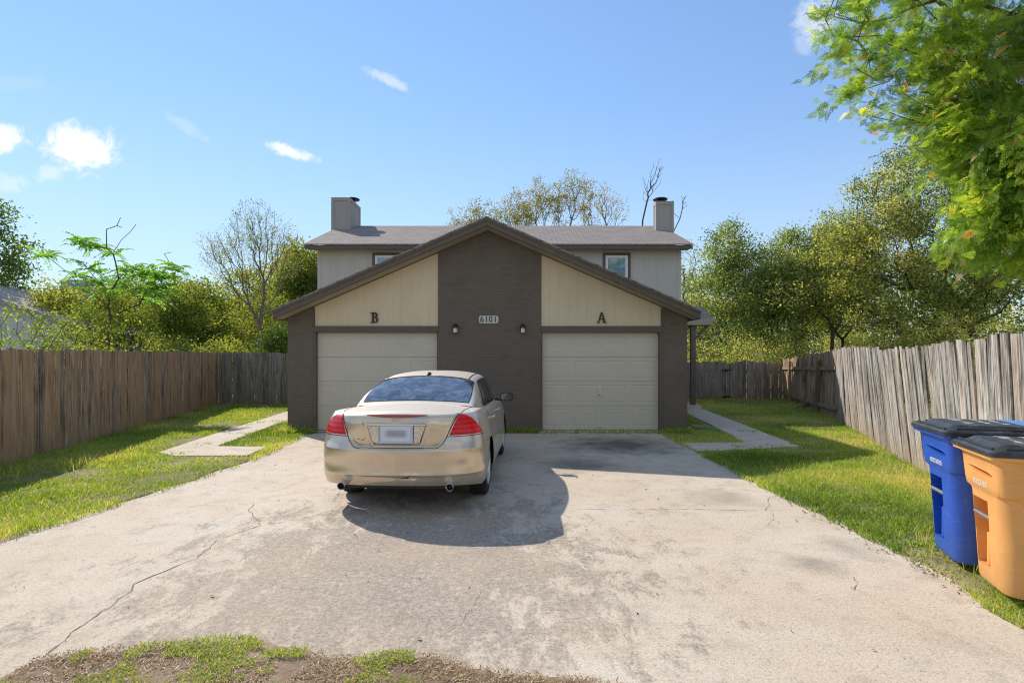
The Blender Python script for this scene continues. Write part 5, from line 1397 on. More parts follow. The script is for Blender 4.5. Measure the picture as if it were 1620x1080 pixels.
# ------------------------------------------------------------------ wheelie bins
def rrect(hx, y0, y1, r, n=7):
    P = []
    for (cx, cy, a0) in ((hx-r, y0+r, 270), (hx-r, y1-r, 0), (-hx+r, y1-r, 90), (-hx+r, y0+r, 180)):
        for k in range(n): P.append((cx+r*math.cos(R(a0+90*k/(n-1))), cy+r*math.sin(R(a0+90*k/(n-1)))))
    return P
def loft(secs, cap0=True, cap1=True):
    b = MB(); V = []; F = []; n = len(secs[0][1])
    for z, P in secs: V += [(x, y, z) for x, y in P]
    for i in range(len(secs)-1):
        for q in range(n): F.append((i*n+q, i*n+(q+1) % n, (i+1)*n+(q+1) % n, (i+1)*n+q))
    if cap0: F.append(tuple(range(n-1, -1, -1)))
    if cap1: F.append(tuple((len(secs)-1)*n+q for q in range(n)))
    b.add(V, F); return b
def wheelie_bin(label, loc, rz, mat, lidtext):
    root = empty('wheelie_bin', label, 'bin', loc, rz, group='wheelie bins by the fence'); root.scale = (1, 1, 0.95 if lidtext else 0.895)
    # z, half width, front y, back y, corner radius   (front faces -Y)
    S = [(0.02, 0.248, 0.085, 0.64, 0.10), (0.05, 0.254, 0.075, 0.66, 0.11), (0.40, 0.268, 0.058, 0.695, 0.12), (0.70, 0.280, 0.042, 0.72, 0.12), (0.725, 0.281, 0.040, 0.725, 0.11),
         (0.745, 0.294, 0.030, 0.735, 0.07), (0.80, 0.302, 0.022, 0.75, 0.07), (0.90, 0.305, 0.014, 0.765, 0.07), (0.985, 0.308, 0.008, 0.775, 0.07), (1.005, 0.315, -0.002, 0.785, 0.06), (1.02, 0.338, -0.035, 0.80, 0.05), (1.05, 0.340, -0.038, 0.80, 0.05)]
    secs = []
    for (z, hx, y0, y1, r) in S:
        P = rrect(hx, y0, y1, r)
        secs.append((z, P))
    bd = loft(secs); o = bd.build('body', mat, root)
    # cut the grab-bar recess and the finger slot out of the front
    def cut(cm):
        cu = cm.build('cutter', mat, root)
        fix_normals(cu)
        md = o.modifiers.new('b', 'BOOLEAN'); md.operation = 'DIFFERENCE'; md.object = cu; md.solver = 'EXACT'
        bpy.context.view_layer.update()
        dg = bpy.context.evaluated_depsgraph_get(); me = bpy.data.meshes.new_from_object(o.evaluated_get(dg))
        o.modifiers.clear(); old = o.data; o.data = me; bpy.data.meshes.remove(old); bpy.data.objects.remove(cu)
    fix_normals(o)
    c1 = MB(); c1.prism([(-0.16, 0.14), (0.03, 0.14), (0.03, 0.38), (0.05, 0.43), (0.05, 0.66), (-0.18, 0.66), (-0.18, 0.43), (-0.16, 0.38)], -0.1, 0.165, 'y'); cut(c1)
    c2 = MB(); c2.prism([(-0.19, 0.905), (-0.06, 0.878), (0.13, 0.862), (0.19, 0.868), (0.20, 0.885), (0.13, 0.898), (-0.06, 0.905)], -0.1, 0.065, 'y'); cut(c2)
    me = o.data; me.name = 'body'; smooth_by_angle(o, 32)
    b = MB(); b.box(-0.075, -0.03, 0.085, 0.164, 0.141, 0.40); b.build('rib', mat, root, bevel=0.012)
    b = MB(); b.tube([(-0.185, 0.064, 0.53), (0.055, 0.064, 0.53)], 0.0155, 14); smooth_by_angle(b.build('grab_bar', STEEL, root), 50)
    # serial number stamped in white below the slot, worn to illegible strokes
    b = MB(); rn = random.Random(7 if lidtext else 9); x = -0.105
    while x < 0.10:
        w_ = 0.012+0.012*rn.random(); z0 = 0.772+0.004*rn.random(); yfs = 0.023
        for (a0, a1, c0, c1_) in ((x, x+0.006, z0, z0+0.038), (x, x+w_, z0+0.032, z0+0.038), (x+w_-0.005, x+w_, z0, z0+0.038) if rn.random() > .4 else (x, x+w_, z0, z0+0.006)):
            b.add([(a0, yfs-(c0-0.80)*0.14-0.003, c0), (a1, yfs-(c0-0.80)*0.14-0.003, c0), (a1, yfs-(c1_-0.80)*0.14-0.003, c1_), (a0, yfs-(c1_-0.80)*0.14-0.003, c1_)], [(0,1,2,3)])
        x += w_+0.007
    b.build('serial_number', WHITE, root)
    # lid with dished top and raised ribs
    L = [(1.045, 0.348, -0.048, 0.80, 0.05), (1.075, 0.350, -0.050, 0.80, 0.05), (1.088, 0.338, -0.036, 0.79, 0.05), (1.092, 0.30, 0.0, 0.76, 0.05), (1.100, 0.27, 0.03, 0.74, 0.05), (1.125, 0.245, 0.06, 0.72, 0.06), (1.130, 0.20, 0.10, 0.68, 0.06)]
    lb = loft([(z, rrect(hx, y0, y1, r)) for (z, hx, y0, y1, r) in L]); lo = lb.build('lid', LIDM, root); smooth_by_angle(lo, 28)
    b = MB()
    for x in (-0.30, 0.285): b.box(x, x+0.016, 0.05, 0.70, 1.088, 1.108)
    b.box(-0.27, 0.27, -0.018, -0.002, 1.086, 1.104)
    b.build('lid_rib', LIDM, lo, bevel=0.003)
    b = MB(); rn = random.Random(3)
    for (x0, x1, y0, y1) in ((-0.17, -0.02, 0.14, 0.24), (0.03, 0.17, 0.16, 0.22), (-0.17, 0.15, 0.30, 0.35), (-0.15, 0.05, 0.40, 0.45), (0.08, 0.17, 0.40, 0.46)):
        n = 7
        for k in range(n):
            a0 = x0+(x1-x0)*k/n; a1 = a0+(x1-x0)/n*(0.35+0.45*rn.random()); q0 = y0+(y1-y0)*0.3*rn.random(); q1 = y1-(y1-y0)*0.3*rn.random()
            b.add([(a0, q0, 1.1325), (a1, q0, 1.1325), (a1, q1, 1.1325), (a0, q1, 1.1325)], [(0,1,2,3)])
    b.build('lid_lettering', FADEW, lo)
    if lidtext:
        b = MB(); b.add([(-0.20, 0.50, 1.1322), (0.19, 0.50, 1.1322), (0.19, 0.66, 1.1322), (-0.20, 0.66, 1.1322)], [(0,1,2,3)]); b.build('lid_sticker', M_simple('blue_sticker', (0.10, 0.27, 0.62), 0.5), lo)
    for s in (-1, 1):
        t = MB(); t.lathe([(0.0, -0.03), (0.12, -0.03), (0.13, -0.02), (0.13, 0.02), (0.12, 0.03), (0.0, 0.03)], 24, (0, 0, 0), 'x')
        wo_ = t.build('wheel', TYRE, root); smooth_by_angle(wo_, 40); wo_.location = (s*0.285, 0.68, 0.13)
    b = MB(); b.tube([(-0.3, 0.68, 0.13), (0.3, 0.68, 0.13)], 0.012, 8); b.build('axle', BLACK, root); b = MB(); b.tube([(-0.26, 0.80, 1.03), (-0.24, 0.88, 1.05), (0.24, 0.88, 1.05), (0.26, 0.80, 1.03)], 0.016, 10); b.build('handle', BLACK, root)
    return root
a = NT('lid_plastic'); o_ = a.obj(); nz = a.noise(o_, 9, 7, 0.7, .5); cc = a.ramp(nz, [(0.35, (0.020, 0.021, 0.024)), (0.55, (0.045, 0.047, 0.052)), (0.75, (0.16, 0.17, 0.185))])
LIDM = a.done(a.bsdf(Base_Color=cc, Roughness=0.42, Normal=a.bump(a.noise(o_, 250, 2), 0.2, 0.002)))
FADEW = M_simple('faded_white_print', (0.55, 0.56, 0.58), 0.6, var=0.4, sc=30)
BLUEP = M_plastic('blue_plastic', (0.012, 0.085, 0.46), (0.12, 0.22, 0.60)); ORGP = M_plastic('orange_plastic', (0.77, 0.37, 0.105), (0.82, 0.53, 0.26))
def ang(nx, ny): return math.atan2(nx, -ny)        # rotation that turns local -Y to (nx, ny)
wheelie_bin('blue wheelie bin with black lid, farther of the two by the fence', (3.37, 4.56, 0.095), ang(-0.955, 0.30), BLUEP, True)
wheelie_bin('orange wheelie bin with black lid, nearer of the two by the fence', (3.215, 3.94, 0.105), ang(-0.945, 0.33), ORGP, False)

# ------------------------------------------------------------------ trees
def skeleton(trunk, targets, rng, k=0.35, seg=0.5, wob=0.06):
    """greedy minimum-path tree: trunk = list of points (root first), targets (n,3)"""
    N = [np.array(p, float) for p in trunk]; par = [-1]+list(range(len(trunk)-1)); pl = [0.0]
    for i in range(1, len(trunk)): pl.append(pl[-1]+np.linalg.norm(N[i]-N[i-1]))
    T = np.array(targets, float); n = len(T); alive = np.ones(n, bool)
    best = np.full(n, 1e9); bi = np.zeros(n, int)
    def relax(i):
        d = np.linalg.norm(T-N[i], axis=1); up = np.maximum(0, N[i][2]-T[:, 2])     # dislike growing downward
        c = d + k*pl[i] + 0.5*up
        m = alive & (c < best); best[m] = c[m]; bi[m] = i
    start = max(1, len(trunk)//2) if len(trunk) > 2 else 0
    for i in range(start, len(trunk)): relax(i)
    tips = []
    for _ in range(n):
        j = int(np.argmin(np.where(alive, best, 1e9))); p = bi[j]; alive[j] = False
        A = N[p]; B = T[j]; L = np.linalg.norm(B-A); m = max(1, int(L/seg)); prev = p
        for q in range(1, m+1):
            f = q/m; P = A+(B-A)*f + np.array([0, 0, -1.0])*0.06*L*math.sin(math.pi*f)*(-1)
            if q < m: P = P+rng.normal(0, wob*L/m*1.2, 3)
            N.append(P); par.append(prev); pl.append(pl[prev]+np.linalg.norm(P-N[prev])); prev = len(N)-1; relax(prev)
        tips.append(prev)
    return np.array(N), np.array(par), tips
def tubes(N, par, tip_r, base_r, exp=0.5, k=5):
    n = len(N); cnt = np.zeros(n)
    ch = np.bincount(par[par >= 0], minlength=n); cnt[ch == 0] = 1
    for i in range(n-1, 0, -1):
        if par[i] >= 0: cnt[par[i]] += cnt[i]
    # children always come after their parents in the list
    r = tip_r*np.maximum(cnt, 1)**exp; r = np.minimum(r, base_r); r[0] = base_r*1.25
    i = np.where(par >= 0)[0]; a = N[par[i]]; b = N[i]; d = b-a; L = np.linalg.norm(d, axis=1); ok = L > 1e-5; i = i[ok]; a = a[ok]; b = b[ok]; d = d[ok]/L[ok][:, None]
    ref = np.where(np.abs(d[:, 2:3]) < 0.9, np.array([[0, 0, 1.0]]), np.array([[1.0, 0, 0]])); u = np.cross(d, ref); u /= np.linalg.norm(u, axis=1)[:, None]; v = np.cross(d, u)
    ra = np.minimum(r[par[i]], r[i]*1.35); rb = r[i]
    th = np.arange(k)*2*np.pi/k
    ring = u[:, None]*np.cos(th)[None, :, None]+v[:, None]*np.sin(th)[None, :, None]
    A = (a-d*0.2*ra[:, None])[:, None]+ring*ra[:, None, None]; B = b[:, None]+ring*rb[:, None, None]
    V = np.concatenate([A, B], 1).reshape(-1, 3); m = len(i); base = (np.arange(m)*2*k)[:, None]; q = np.arange(k)[None]; q2 = (q+1) % k
    F = np.stack([base+q, base+q2, base+k+q2, base+k+q], -1).reshape(-1, 4)
    return V, F, r
def leaves(rng, C, size, tint, aspect=0.5, droop=0.0, up=0.5):
    n = len(C); d = rng.normal(0, 1, (n, 3)); d[:, 2] -= droop; d /= np.linalg.norm(d, axis=1)[:, None]
    nn = rng.normal(0, 1, (n, 3)); nn[:, 2] += up; s = np.cross(d, nn); s /= np.linalg.norm(s, axis=1)[:, None]+1e-9
    up_ = np.cross(s, d)
    L = (size*(0.65+0.7*rng.random(n)))[:, None]
    V = np.stack([C-d*L*0.5, C+s*L*aspect*0.5+up_*L*0.08, C+d*L*0.5, C-s*L*aspect*0.5+up_*L*0.08], 1).reshape(-1, 3)
    F = np.arange(n*4).reshape(n, 4)
    return V, F, np.repeat(tint, 4)
def blob_points(rng, blobs, n, shell=0.35):
    """random points in ellipsoids (cx,cy,cz,rx,ry,rz,weight)"""
    wts = np.array([b[6] for b in blobs], float); wts /= wts.sum(); out = []
    for b, k in zip(blobs, rng.multinomial(n, wts)):
        d = rng.normal(0, 1, (k, 3)); d /= np.linalg.norm(d, axis=1)[:, None]; r_ = (shell+(1-shell)*rng.random(k))**(1/1.6)
        out.append(np.array(b[:3])+d*r_[:, None]*np.array(b[3:6]))
    return np.concatenate(out)
def tree(name, label, loc, trunk, blobs, nt, per, leaf, mat, bark, seed, tip=0.006, base=0.14, spread=0.28, tbase=0.45, tvar=0.25, aspect=0.5, shell=0.3, k=0.35, seg=0.5, group=None, droop=0.2, exp=0.5, cat='tree', wob=0.06, clus=0.3):
    """loc = foot; trunk and blobs are relative to it"""
    rng = np.random.default_rng(seed)
    root = empty(name, label, cat, loc, group=group)
    T = blob_points(rng, blobs, nt, shell)
    T = T[T[:, 2] > 0.15]
    N, par, tips = skeleton(trunk, T, rng, k, seg, wob)
    V, F, r = tubes(N, par, tip, base, exp)
    mesh_obj('trunk', V, F, bark, root, smooth=True, uvmode=None)
    if per > 0:
        tn = N[tips]; nclump = len(tn)
        w_ = np.clip(rng.normal(1, clus, nclump), 0.1, 2.2); cnt = rng.poisson(per*w_)
        idx = np.repeat(np.arange(nclump), cnt); m = len(idx)
        C = tn[idx]+rng.normal(0, 1, (m, 3))*spread*np.array([1, 1, 0.75])
        ct = rng.normal(0, tvar*0.6, nclump)
        tint = np.clip(tbase+ct[idx]+rng.normal(0, tvar*0.5, m), 0, 1)
        C[:, 2] = np.maximum(C[:, 2], 0.1)
        LV, LF_, LT = leaves(rng, C, leaf, tint, aspect, droop)
        mesh_obj('crown', LV, LF_, mat, root, attrs={'tint': LT}, uvmode=None)
    return root

OLIVE = M_leaf('olive_leaves', [(0.0, (0.0405, 0.0743, 0.0189)), (0.4, (0.1283, 0.1863, 0.0405)), (0.7, (0.27, 0.3038, 0.0648)), (1.0, (0.486, 0.405, 0.0878))], 0.52)
YELL = M_leaf('yellow_leaves', [(0.0, (0.11, 0.13, 0.03)), (0.4, (0.26, 0.255, 0.065)), (0.75, (0.42, 0.365, 0.11)), (1.0, (0.42, 0.3, 0.14))], 0.48)
LIME = M_leaf('lime_leaves', [(0.0, (0.084, 0.138, 0.0216)), (0.4, (0.204, 0.282, 0.042)), (0.75, (0.432, 0.456, 0.084)), (1.0, (0.576, 0.48, 0.132))], 0.52)
SILV = M_leaf('grey_green_leaves', [(0.0, (0.0667, 0.1167, 0.0434)), (0.4, (0.2001, 0.2751, 0.1034)), (0.7, (0.3835, 0.4335, 0.175)), (1.0, (0.6003, 0.5669, 0.2168))], 0.52)
DKGR = M_leaf('dark_green_leaves', [(0.0, (0.0319, 0.0728, 0.0227)), (0.5, (0.091, 0.1706, 0.041)), (1.0, (0.2502, 0.2958, 0.0569))], 0.45)
BRGR = M_leaf('bright_green_leaves', [(0.0, (0.0585, 0.1658, 0.0351)), (0.5, (0.1658, 0.3705, 0.0683)), (1.0, (0.39, 0.585, 0.117))], 0.55)
OAKL = M_leaf('oak_leaves', [(0.0, (0.063, 0.09, 0.0324)), (0.4, (0.207, 0.261, 0.0864)), (0.7, (0.414, 0.441, 0.162)), (1.0, (0.66, 0.594, 0.234))], 0.55)

G1 = 'trees behind the left fence'
# far-left dark tree
tree('shade_tree', 'tall dark green tree cut by the left edge of the picture', (-28.3, 30, 0), [(0,0,0),(0.1,0,1.5),(0,0.1,3)],
     [(0.4,0,7.2,2.3,2.4,2.2,3), (1.4,0,5.6,1.7,1.8,1.2,1.4), (-1.2,0,9.4,2.2,2.2,1.9,1.5), (1.2,0,4.2,1.6,1.6,1.0,0.8)], 190, 60, 0.20, DKGR, BARK, 101, spread=0.33, tbase=0.5, group=G1, base=0.2, k=0.2)
# yellow saplings right behind the fence
for i, (X, Y, h_, sd_, lb) in enumerate(((-12.25, 14.2, 3.5, 102, 'yellow green sapling at the left picture edge behind the fence'), (-10.95, 14.0, 3.9, 103, 'yellow green sapling with dark forked stem before the neighbour house'),
                                   (-11.9, 15.6, 3.3, 104, 'small yellowing sapling between two larger ones behind the fence'), (-10.2, 15.3, 3.2, 105, 'thin yellow sapling beside the feathery leaved tree'))):
    tree('sapling', lb, (X, Y, 0), [(0,0,0),(0.03,0,0.8),(0.0,0,1.5)], [(0,0,h_*0.64,0.85,0.8,h_*0.30,3), (-0.3,0,h_*0.45,0.8,0.7,h_*0.2,1.3), (0.35,0,h_*0.5,0.7,0.7,h_*0.22,1.3)],
         80, 13, 0.08, LIME, BARK, sd_, spread=0.15, tbase=0.42, tip=0.004, base=0.035, group=G1, seg=0.3, aspect=0.6)
# feathery, umbrella-layered tree (compound leaves)
def feather_tree():
    rng = np.random.default_rng(106); loc = (-11.6, 16.2, 0)
    root = empty('feathery_tree', 'slender tree with layered bright green feathery compound leaves and bare twig tops', 'tree', loc, group=G1)
    tips = [(-0.1,0,4.75),(0.55,0.1,4.6),(0.95,0.2,4.55),(-0.75,0.1,4.65),(1.55,0,3.95),(1.2,0.3,4.15),(0.1,-.2,3.8),(-0.9,.2,3.5),(2.0,.1,4.1),(0.75,-.2,3.55),(-1.3,0,3.3),(0.2,0,4.3),(1.35,-.2,3.5),(-0.45,0.2,4.2),(2.25,0,3.0),(-0.2,.1,3.2),(-0.5,-.2,4.9),(0.35,.2,4.85),(-1.1,.1,4.3),(0.8,0,4.1),(1.75,.2,4.3),(-0.15,.2,2.9)]
    bare = [(0.35,0,5.35),(0.42,0.05,5.6),(0.75,0,5.2),(0.05,0,5.25),(1.9,0,4.6),(0.5,0,5.3),(1.7,0,4.55),(0.9,0,5.4)]
    tips = tips[::4]+[tuple(q) for q in blob_points(rng, [(-0.1,0,4.2,1.75,0.7,0.75,3), (0.9,0,3.7,1.1,0.6,0.6,1.2)], 30, 0.55)]
    N, par, tp = skeleton([(0,0,0),(0.05,0,0.8),(0.1,0,1.4)], tips+bare, rng, 0.4, 0.35, 0.04)
    V, F, r = tubes(N, par, 0.008, 0.045); mesh_obj('trunk', V, F, BARK, root, smooth=True, uvmode=None)
    C = []; D = []; S = []; T = []
    for t in tips:
        nf = 7
        for q in range(nf):
            a = 2*math.pi*q/nf+rng.random(); L = 0.32+0.38*rng.random(); el = 0.2+1.0*rng.random()
            base_t = 0.35+0.4*rng.random()
            for m in range(16):
                f = (m+2)/18; r_ = L*f; z = el*r_-1.35*r_*r_-0.05*f
                P = np.array([t[0]+r_*math.cos(a), t[1]+r_*math.sin(a), t[2]+z])
                for sdv in (-1, 1):
                    lat = np.array([-math.sin(a)*sdv, math.cos(a)*sdv, -0.55]); ll = 0.125*(1-0.55*f)*(0.8+0.4*rng.random())
                    fw = np.array([math.cos(a), math.sin(a), 0])*0.35
                    dd = lat+fw; dd /= np.linalg.norm(dd); C.append(P+dd*ll*0.55); D.append(dd*ll); sv = np.cross(dd, rng.normal(0, 1, 3)); S.append(sv/np.linalg.norm(sv)*ll*0.22); T.append(base_t+rng.normal(0, .1))
    C = np.array(C); D = np.array(D); S = np.array(S); n = len(C)
    V = np.stack([C-D*.5, C+S, C+D*.5, C-S], 1).reshape(-1, 3)
    mesh_obj('crown', V, np.arange(n*4).reshape(n, 4), BRGR, root, attrs={'tint': np.clip(np.repeat(T, 4), 0, 1)}, uvmode=None)
feather_tree()
tree('round_tree', 'dense rounded yellow green tree with several dark stems behind the left fence', (-14.2, 24, 0), [(0,0,0),(0.0,0,1.0),(0.05,0,1.6)],
     [(0,0,3.7,1.35,1.3,1.35,3), (-0.5,0,3.0,1.2,1.1,0.9,1.2), (0.55,0,3.1,1.15,1.1,0.9,1.2)], 170, 70, 0.11, OLIVE, BARK, 107, spread=0.20, tbase=0.45, tip=0.006, base=0.12, group=G1)
tree('round_tree', 'yellowish bushy tree left of the rounded one behind the left fence', (-17.4, 24.6, 0), [(0,0,0),(0.0,0,1.0),(0.05,0,1.6)],
     [(0,0,3.3,1.3,1.2,1.3,3), (-0.9,0,2.7,1.1,1.1,0.9,1.2), (0.8,0,2.9,1.1,1.1,1.0,1.2)], 150, 55, 0.11, OLIVE, BARK, 108, spread=0.22, tbase=0.55, tip=0.006, base=0.1, group=G1)
tree('round_tree', 'loose yellowing tree filling the gap before the bare tree', (-12.0, 27.5, 0), [(0,0,0),(0.0,0,1.0),(0.05,0,1.6)],
     [(0,0,3.2,1.4,1.2,1.6,3), (1.5,0,2.9,1.3,1.1,1.3,2), (-1.5,0,2.4,1.1,1.1,1.0,1.2)], 150, 50, 0.12, OLIVE, BARK, 109, spread=0.28, tbase=0.52, tip=0.006, base=0.1, group=G1)
# bare multi-stemmed tree
tree('bare_tree', 'nearly leafless grey multi stemmed tree left of the house', (-10.75, 23.6, 0), [(0,0,0),(0.05,0,0.5),(0.1,0.05,0.9)],
     [(0.15,0,6.7,1.15,1.0,1.55,4), (-1.1,0,5.9,1.1,1.0,1.2,2.2), (1.25,0,6.0,0.95,0.9,1.4,2.4), (-1.75,0,6.0,0.6,0.6,0.9,0.8), (0,0,4.6,1.4,1.0,1.0,1)], 1250, 5.5, 0.06, OLIVE, BARKT, 110, spread=0.09, tbase=0.62, tip=0.0036, base=0.10, group=G1, k=0.75, seg=0.3, shell=0.1, wob=0.05)
# taller olive trees behind
for i, (X, Y, cx_, top, wd, sd_, lb, tb) in enumerate(((-15.6, 34, 0, 7.2, 2.3, 111, 'broad olive tree rising behind the rounded tree', 0.58), (-12.6, 33, 0, 8.0, 1.9, 112, 'olive brown tree standing behind the bare tree', 0.56),
                                           (-10.9, 30, 0, 7.6, 1.5, 113, 'tall olive tree close to the left corner of the house', 0.52), (-19.8, 36, 0, 6.0, 2.4, 114, 'low olive tree above the neighbour house roof', 0.52),
                                           (-24.6, 37, 0, 7.2, 2.6, 115, 'dark tree behind the neighbour chimney', 0.36), (-21.9, 27.5, 0, 5.0, 1.5, 124, 'brownish olive tree against the neighbour house', 0.60), (-17.6, 40, 0, 6.4, 2.6, 125, 'hazy far olive tree between the rounded trees', 0.5), (-16.2, 29.5, 0, 5.6, 1.5, 157, 'mid green tree between the rounded tree and the yellowish bushy tree', 0.40), (-20.6, 31, 0, 5.9, 1.7, 158, 'mid green tree right of the neighbour chimney', 0.38))):
    tree('olive_tree', lb, (X, Y, 0), [(0,0,0),(0.05,0,1.3),(0,0,2.4)], [(0,0,top-wd*0.85,wd*0.85,wd*0.8,wd*0.8,3), (-wd*0.45,0,top-wd*1.55,wd*0.75,wd*0.7,wd*0.7,2), (wd*0.5,0,top-wd*1.5,wd*0.75,wd*0.7,wd*0.75,2), (0,0,2.2,wd*0.9,wd*0.7,1.6,1.5)],
         200, 52, 0.17, OLIVE, BARK, sd_, spread=0.33, tbase=tb, tip=0.008, base=0.16, group=G1, k=0.25, seg=0.7)
tree('evergreen_shrub', 'dark glossy green shrub beside the left corner of the garage', (-8.75, 21.6, 0), [(0,0,0),(0,0,0.5),(0,0,1.0)], [(0,0,1.9,0.75,0.7,1.05,3), (0.6,0,1.6,0.6,0.6,0.8,1), (-0.7,0,1.4,0.6,0.6,0.7,1)], 120, 55, 0.11, DKGR, BARK, 116, spread=0.18, tbase=0.55, base=0.06, cat='shrub')
for i, (X, Y, sd_, lb) in enumerate(((-10.6, 20.9, 117, 'low tangled bush behind the corner of the left fences'), (-12.6, 21.5, 118, 'low yellowing bush below the rounded tree'))):
    tree('bush', lb, (X, Y, 0), [(0,0,0),(0,0,0.4),(0,0,0.7)], [(0,0,1.5,1.1,0.9,0.8,3)], 90, 40, 0.10, OLIVE, BARK, sd_, spread=0.2, tbase=0.6, base=0.05, cat='bush')

# trees beyond the house
G2 = 'yellow autumn trees behind the roof'
for i, (X, Y, top, wd, sd_, per, lb, tb) in enumerate(((-2.4, 38, 12.2, 1.7, 120, 12, 'yellow tree rising left over the garage ridge', 0.45), (0.2, 37.5, 12.6, 1.2, 128, 8, 'small thin yellow tree just right of the garage ridge', 0.5), (1.9, 38.5, 13.6, 1.5, 121, 13, 'golden leaved tree in the middle of the clump behind the roof', 0.52), (3.9, 37.5, 13.9, 1.3, 126, 11, 'tall golden tree right of the clump middle behind the roof', 0.5), (6.0, 38, 13.2, 1.5, 122, 4, 'thinly leaved brownish tree at the right of the clump behind the roof', 0.85))):
    tree('autumn_tree', lb, (X, Y, 0), [(0,0,0),(0,0,4),(0.05,0,7.0)], [(0,0,top-1.5,wd*0.7,wd*0.6,1.7,3), (-wd*0.75,0,top-2.2,wd*0.5,wd*0.6,1.6,1.6), (wd*0.75,0,top-2.0,wd*0.5,wd*0.6,1.7,1.6), (0,0,9.6,wd,wd*.7,1.2,1)],
         300, per, 0.12, YELL, BARKG, sd_, spread=0.14, tbase=tb, tip=0.0065, base=0.15, group=G2, k=0.65, seg=0.5, shell=0.05)
tree('bare_sapling', 'thin leafless sapling showing left of the right chimney', (7.25, 32, 0), [(0,0,0),(0,0,6),(0.1,0,9.2),(0.35,0,10.3)], [(0.75,0,11.6,0.55,0.4,1.1,3), (0.35,0,11.0,0.45,0.4,0.9,1.4), (1.1,0,12.2,0.35,0.3,0.6,1)], 70, 0.6, 0.06, YELL, BARK, 123, tip=0.009, base=0.07, k=0.6, seg=0.4, spread=.05, shell=0.05)
tree('bare_sapling', 'curved leafless twigs showing right of the right chimney', (9.0, 31.5, 0), [(0,0,0),(0,0,6),(-0.2,0,8.2),(0.3,0,9.2)], [(0.55,0,10.2,0.18,0.3,0.7,2), (-0.25,0,9.9,0.45,0.3,0.5,1.0)], 14, 0, 0.06, YELL, BARKG, 127, tip=0.012, base=0.07, k=0.6, seg=0.4, spread=.05, shell=0.05)

# trees on the right
G3 = 'trees beyond the right fences'
tree('grey_green_tree', 'grey green tree with open crown right of the house', (10.3, 27, 0), [(0,0,0),(0.1,0,1.2),(0.1,0,2.2)],
     [(-0.1,0,6.7,1.1,1.1,1.5,2.2), (0.9,0,6.0,1.3,1.3,1.3,2), (-0.6,0,4.6,1.3,1.3,1.4,2), (1.6,0,4.6,1.4,1.3,1.3,2), (0.3,0,3.0,1.9,1.4,1.3,1.8)], 400, 44, 0.12, SILV, BARK, 130, spread=0.22, tvar=0.4, tbase=0.42, tip=0.006, base=0.15, group=G3, k=0.3)
tree('grey_green_tree', 'slimmer grey green tree between the house and the big oak', (13.6, 27.5, 0), [(0,0,0),(0.1,0,1.2),(0.1,0,2.4)],
     [(-0.1,0,6.4,1.3,1.1,1.4,2.2), (1.1,0,5.8,1.3,1.3,1.4,2), (-1.0,0,4.8,1.3,1.3,1.3,2), (0.2,0,3.2,1.9,1.4,1.3,1.8)], 380, 46, 0.12, SILV, BARK, 131, spread=0.23, tvar=0.4, tbase=0.42, tip=0.006, base=0.14, group=G3, k=0.3)
tree('grey_green_tree', 'twiggy half bare tree at the right corner of the house', (9.2, 30, 0), [(0,0,0),(0,0,1.8),(0,0,3)],
     [(0,0,6.4,0.9,0.9,1.6,2), (-0.4,0,4.6,1.0,0.9,1.4,1.5), (0.3,0,3.0,1.2,1,1.2,1.2)], 230, 9, 0.10, SILV, BARKG, 132, spread=0.16, tbase=0.6, tip=0.006, base=0.1, group=G3, k=0.4)
tree('oak_tree', 'large spreading oak with heavy olive crown at the right', (18.6, 22.5, 0), [(0,0,0),(-0.1,0,1.6),(-0.5,0,2.8)],
     [(-2.9,0,8.0,2.2,2.2,2.1,3), (-4.6,-.3,6.4,1.7,1.8,2.0,2.4), (-0.8,0,9.4,2.6,2.4,2.0,3), (-2.6,0,6.0,2.4,2.0,1.8,2.2), (2.0,0,8.2,2.6,2.4,2.6,3), (-2.2,-1.2,4.7,2.2,1.5,1.3,2.4), (0.6,-1.4,4.6,2.4,1.5,1.5,2.2), (-4.6,0,3.7,1.5,1.4,1.2,1.3), (-2.4,-.6,3.0,2.0,1.5,1.0,1.2)],
     820, 72, 0.11, OAKL, BARK, 133, spread=0.25, tbase=0.42, tip=0.008, base=0.34, group=G3, k=0.22, seg=0.6, tvar=0.45)
tree('grey_green_tree', 'pale green tree filling the gap between the two grey green trees', (12.0, 26.2, 0), [(0,0,0),(0.1,0,1.2),(0.1,0,2.4)],
     [(0,0,5.6,1.3,1.1,1.2,2.2), (0.8,0,4.6,1.4,1.3,1.2,2), (-0.9,0,4.2,1.4,1.3,1.2,2), (0,0,3.0,1.9,1.4,1.2,1.8)], 320, 40, 0.115, SILV, BARK, 135, spread=0.26, tvar=0.4, tbase=0.42, tip=0.006, base=0.12, group=G3, k=0.3)
tree('grey_green_tree', 'yellow green tree filling the slope up to the big oak', (15.6, 27.0, 0), [(0,0,0),(0.1,0,1.2),(0.1,0,2.4)],
     [(0,0,7.2,1.5,1.2,1.4,2.2), (0.9,0,6.0,1.5,1.3,1.3,2), (-1.1,0,5.6,1.5,1.3,1.3,2), (0,0,4.0,2.1,1.4,1.3,1.8)], 380, 42, 0.12, OAKL, BARK, 136, spread=0.28, tvar=0.42, tbase=0.42, tip=0.006, base=0.14, group=G3, k=0.3)
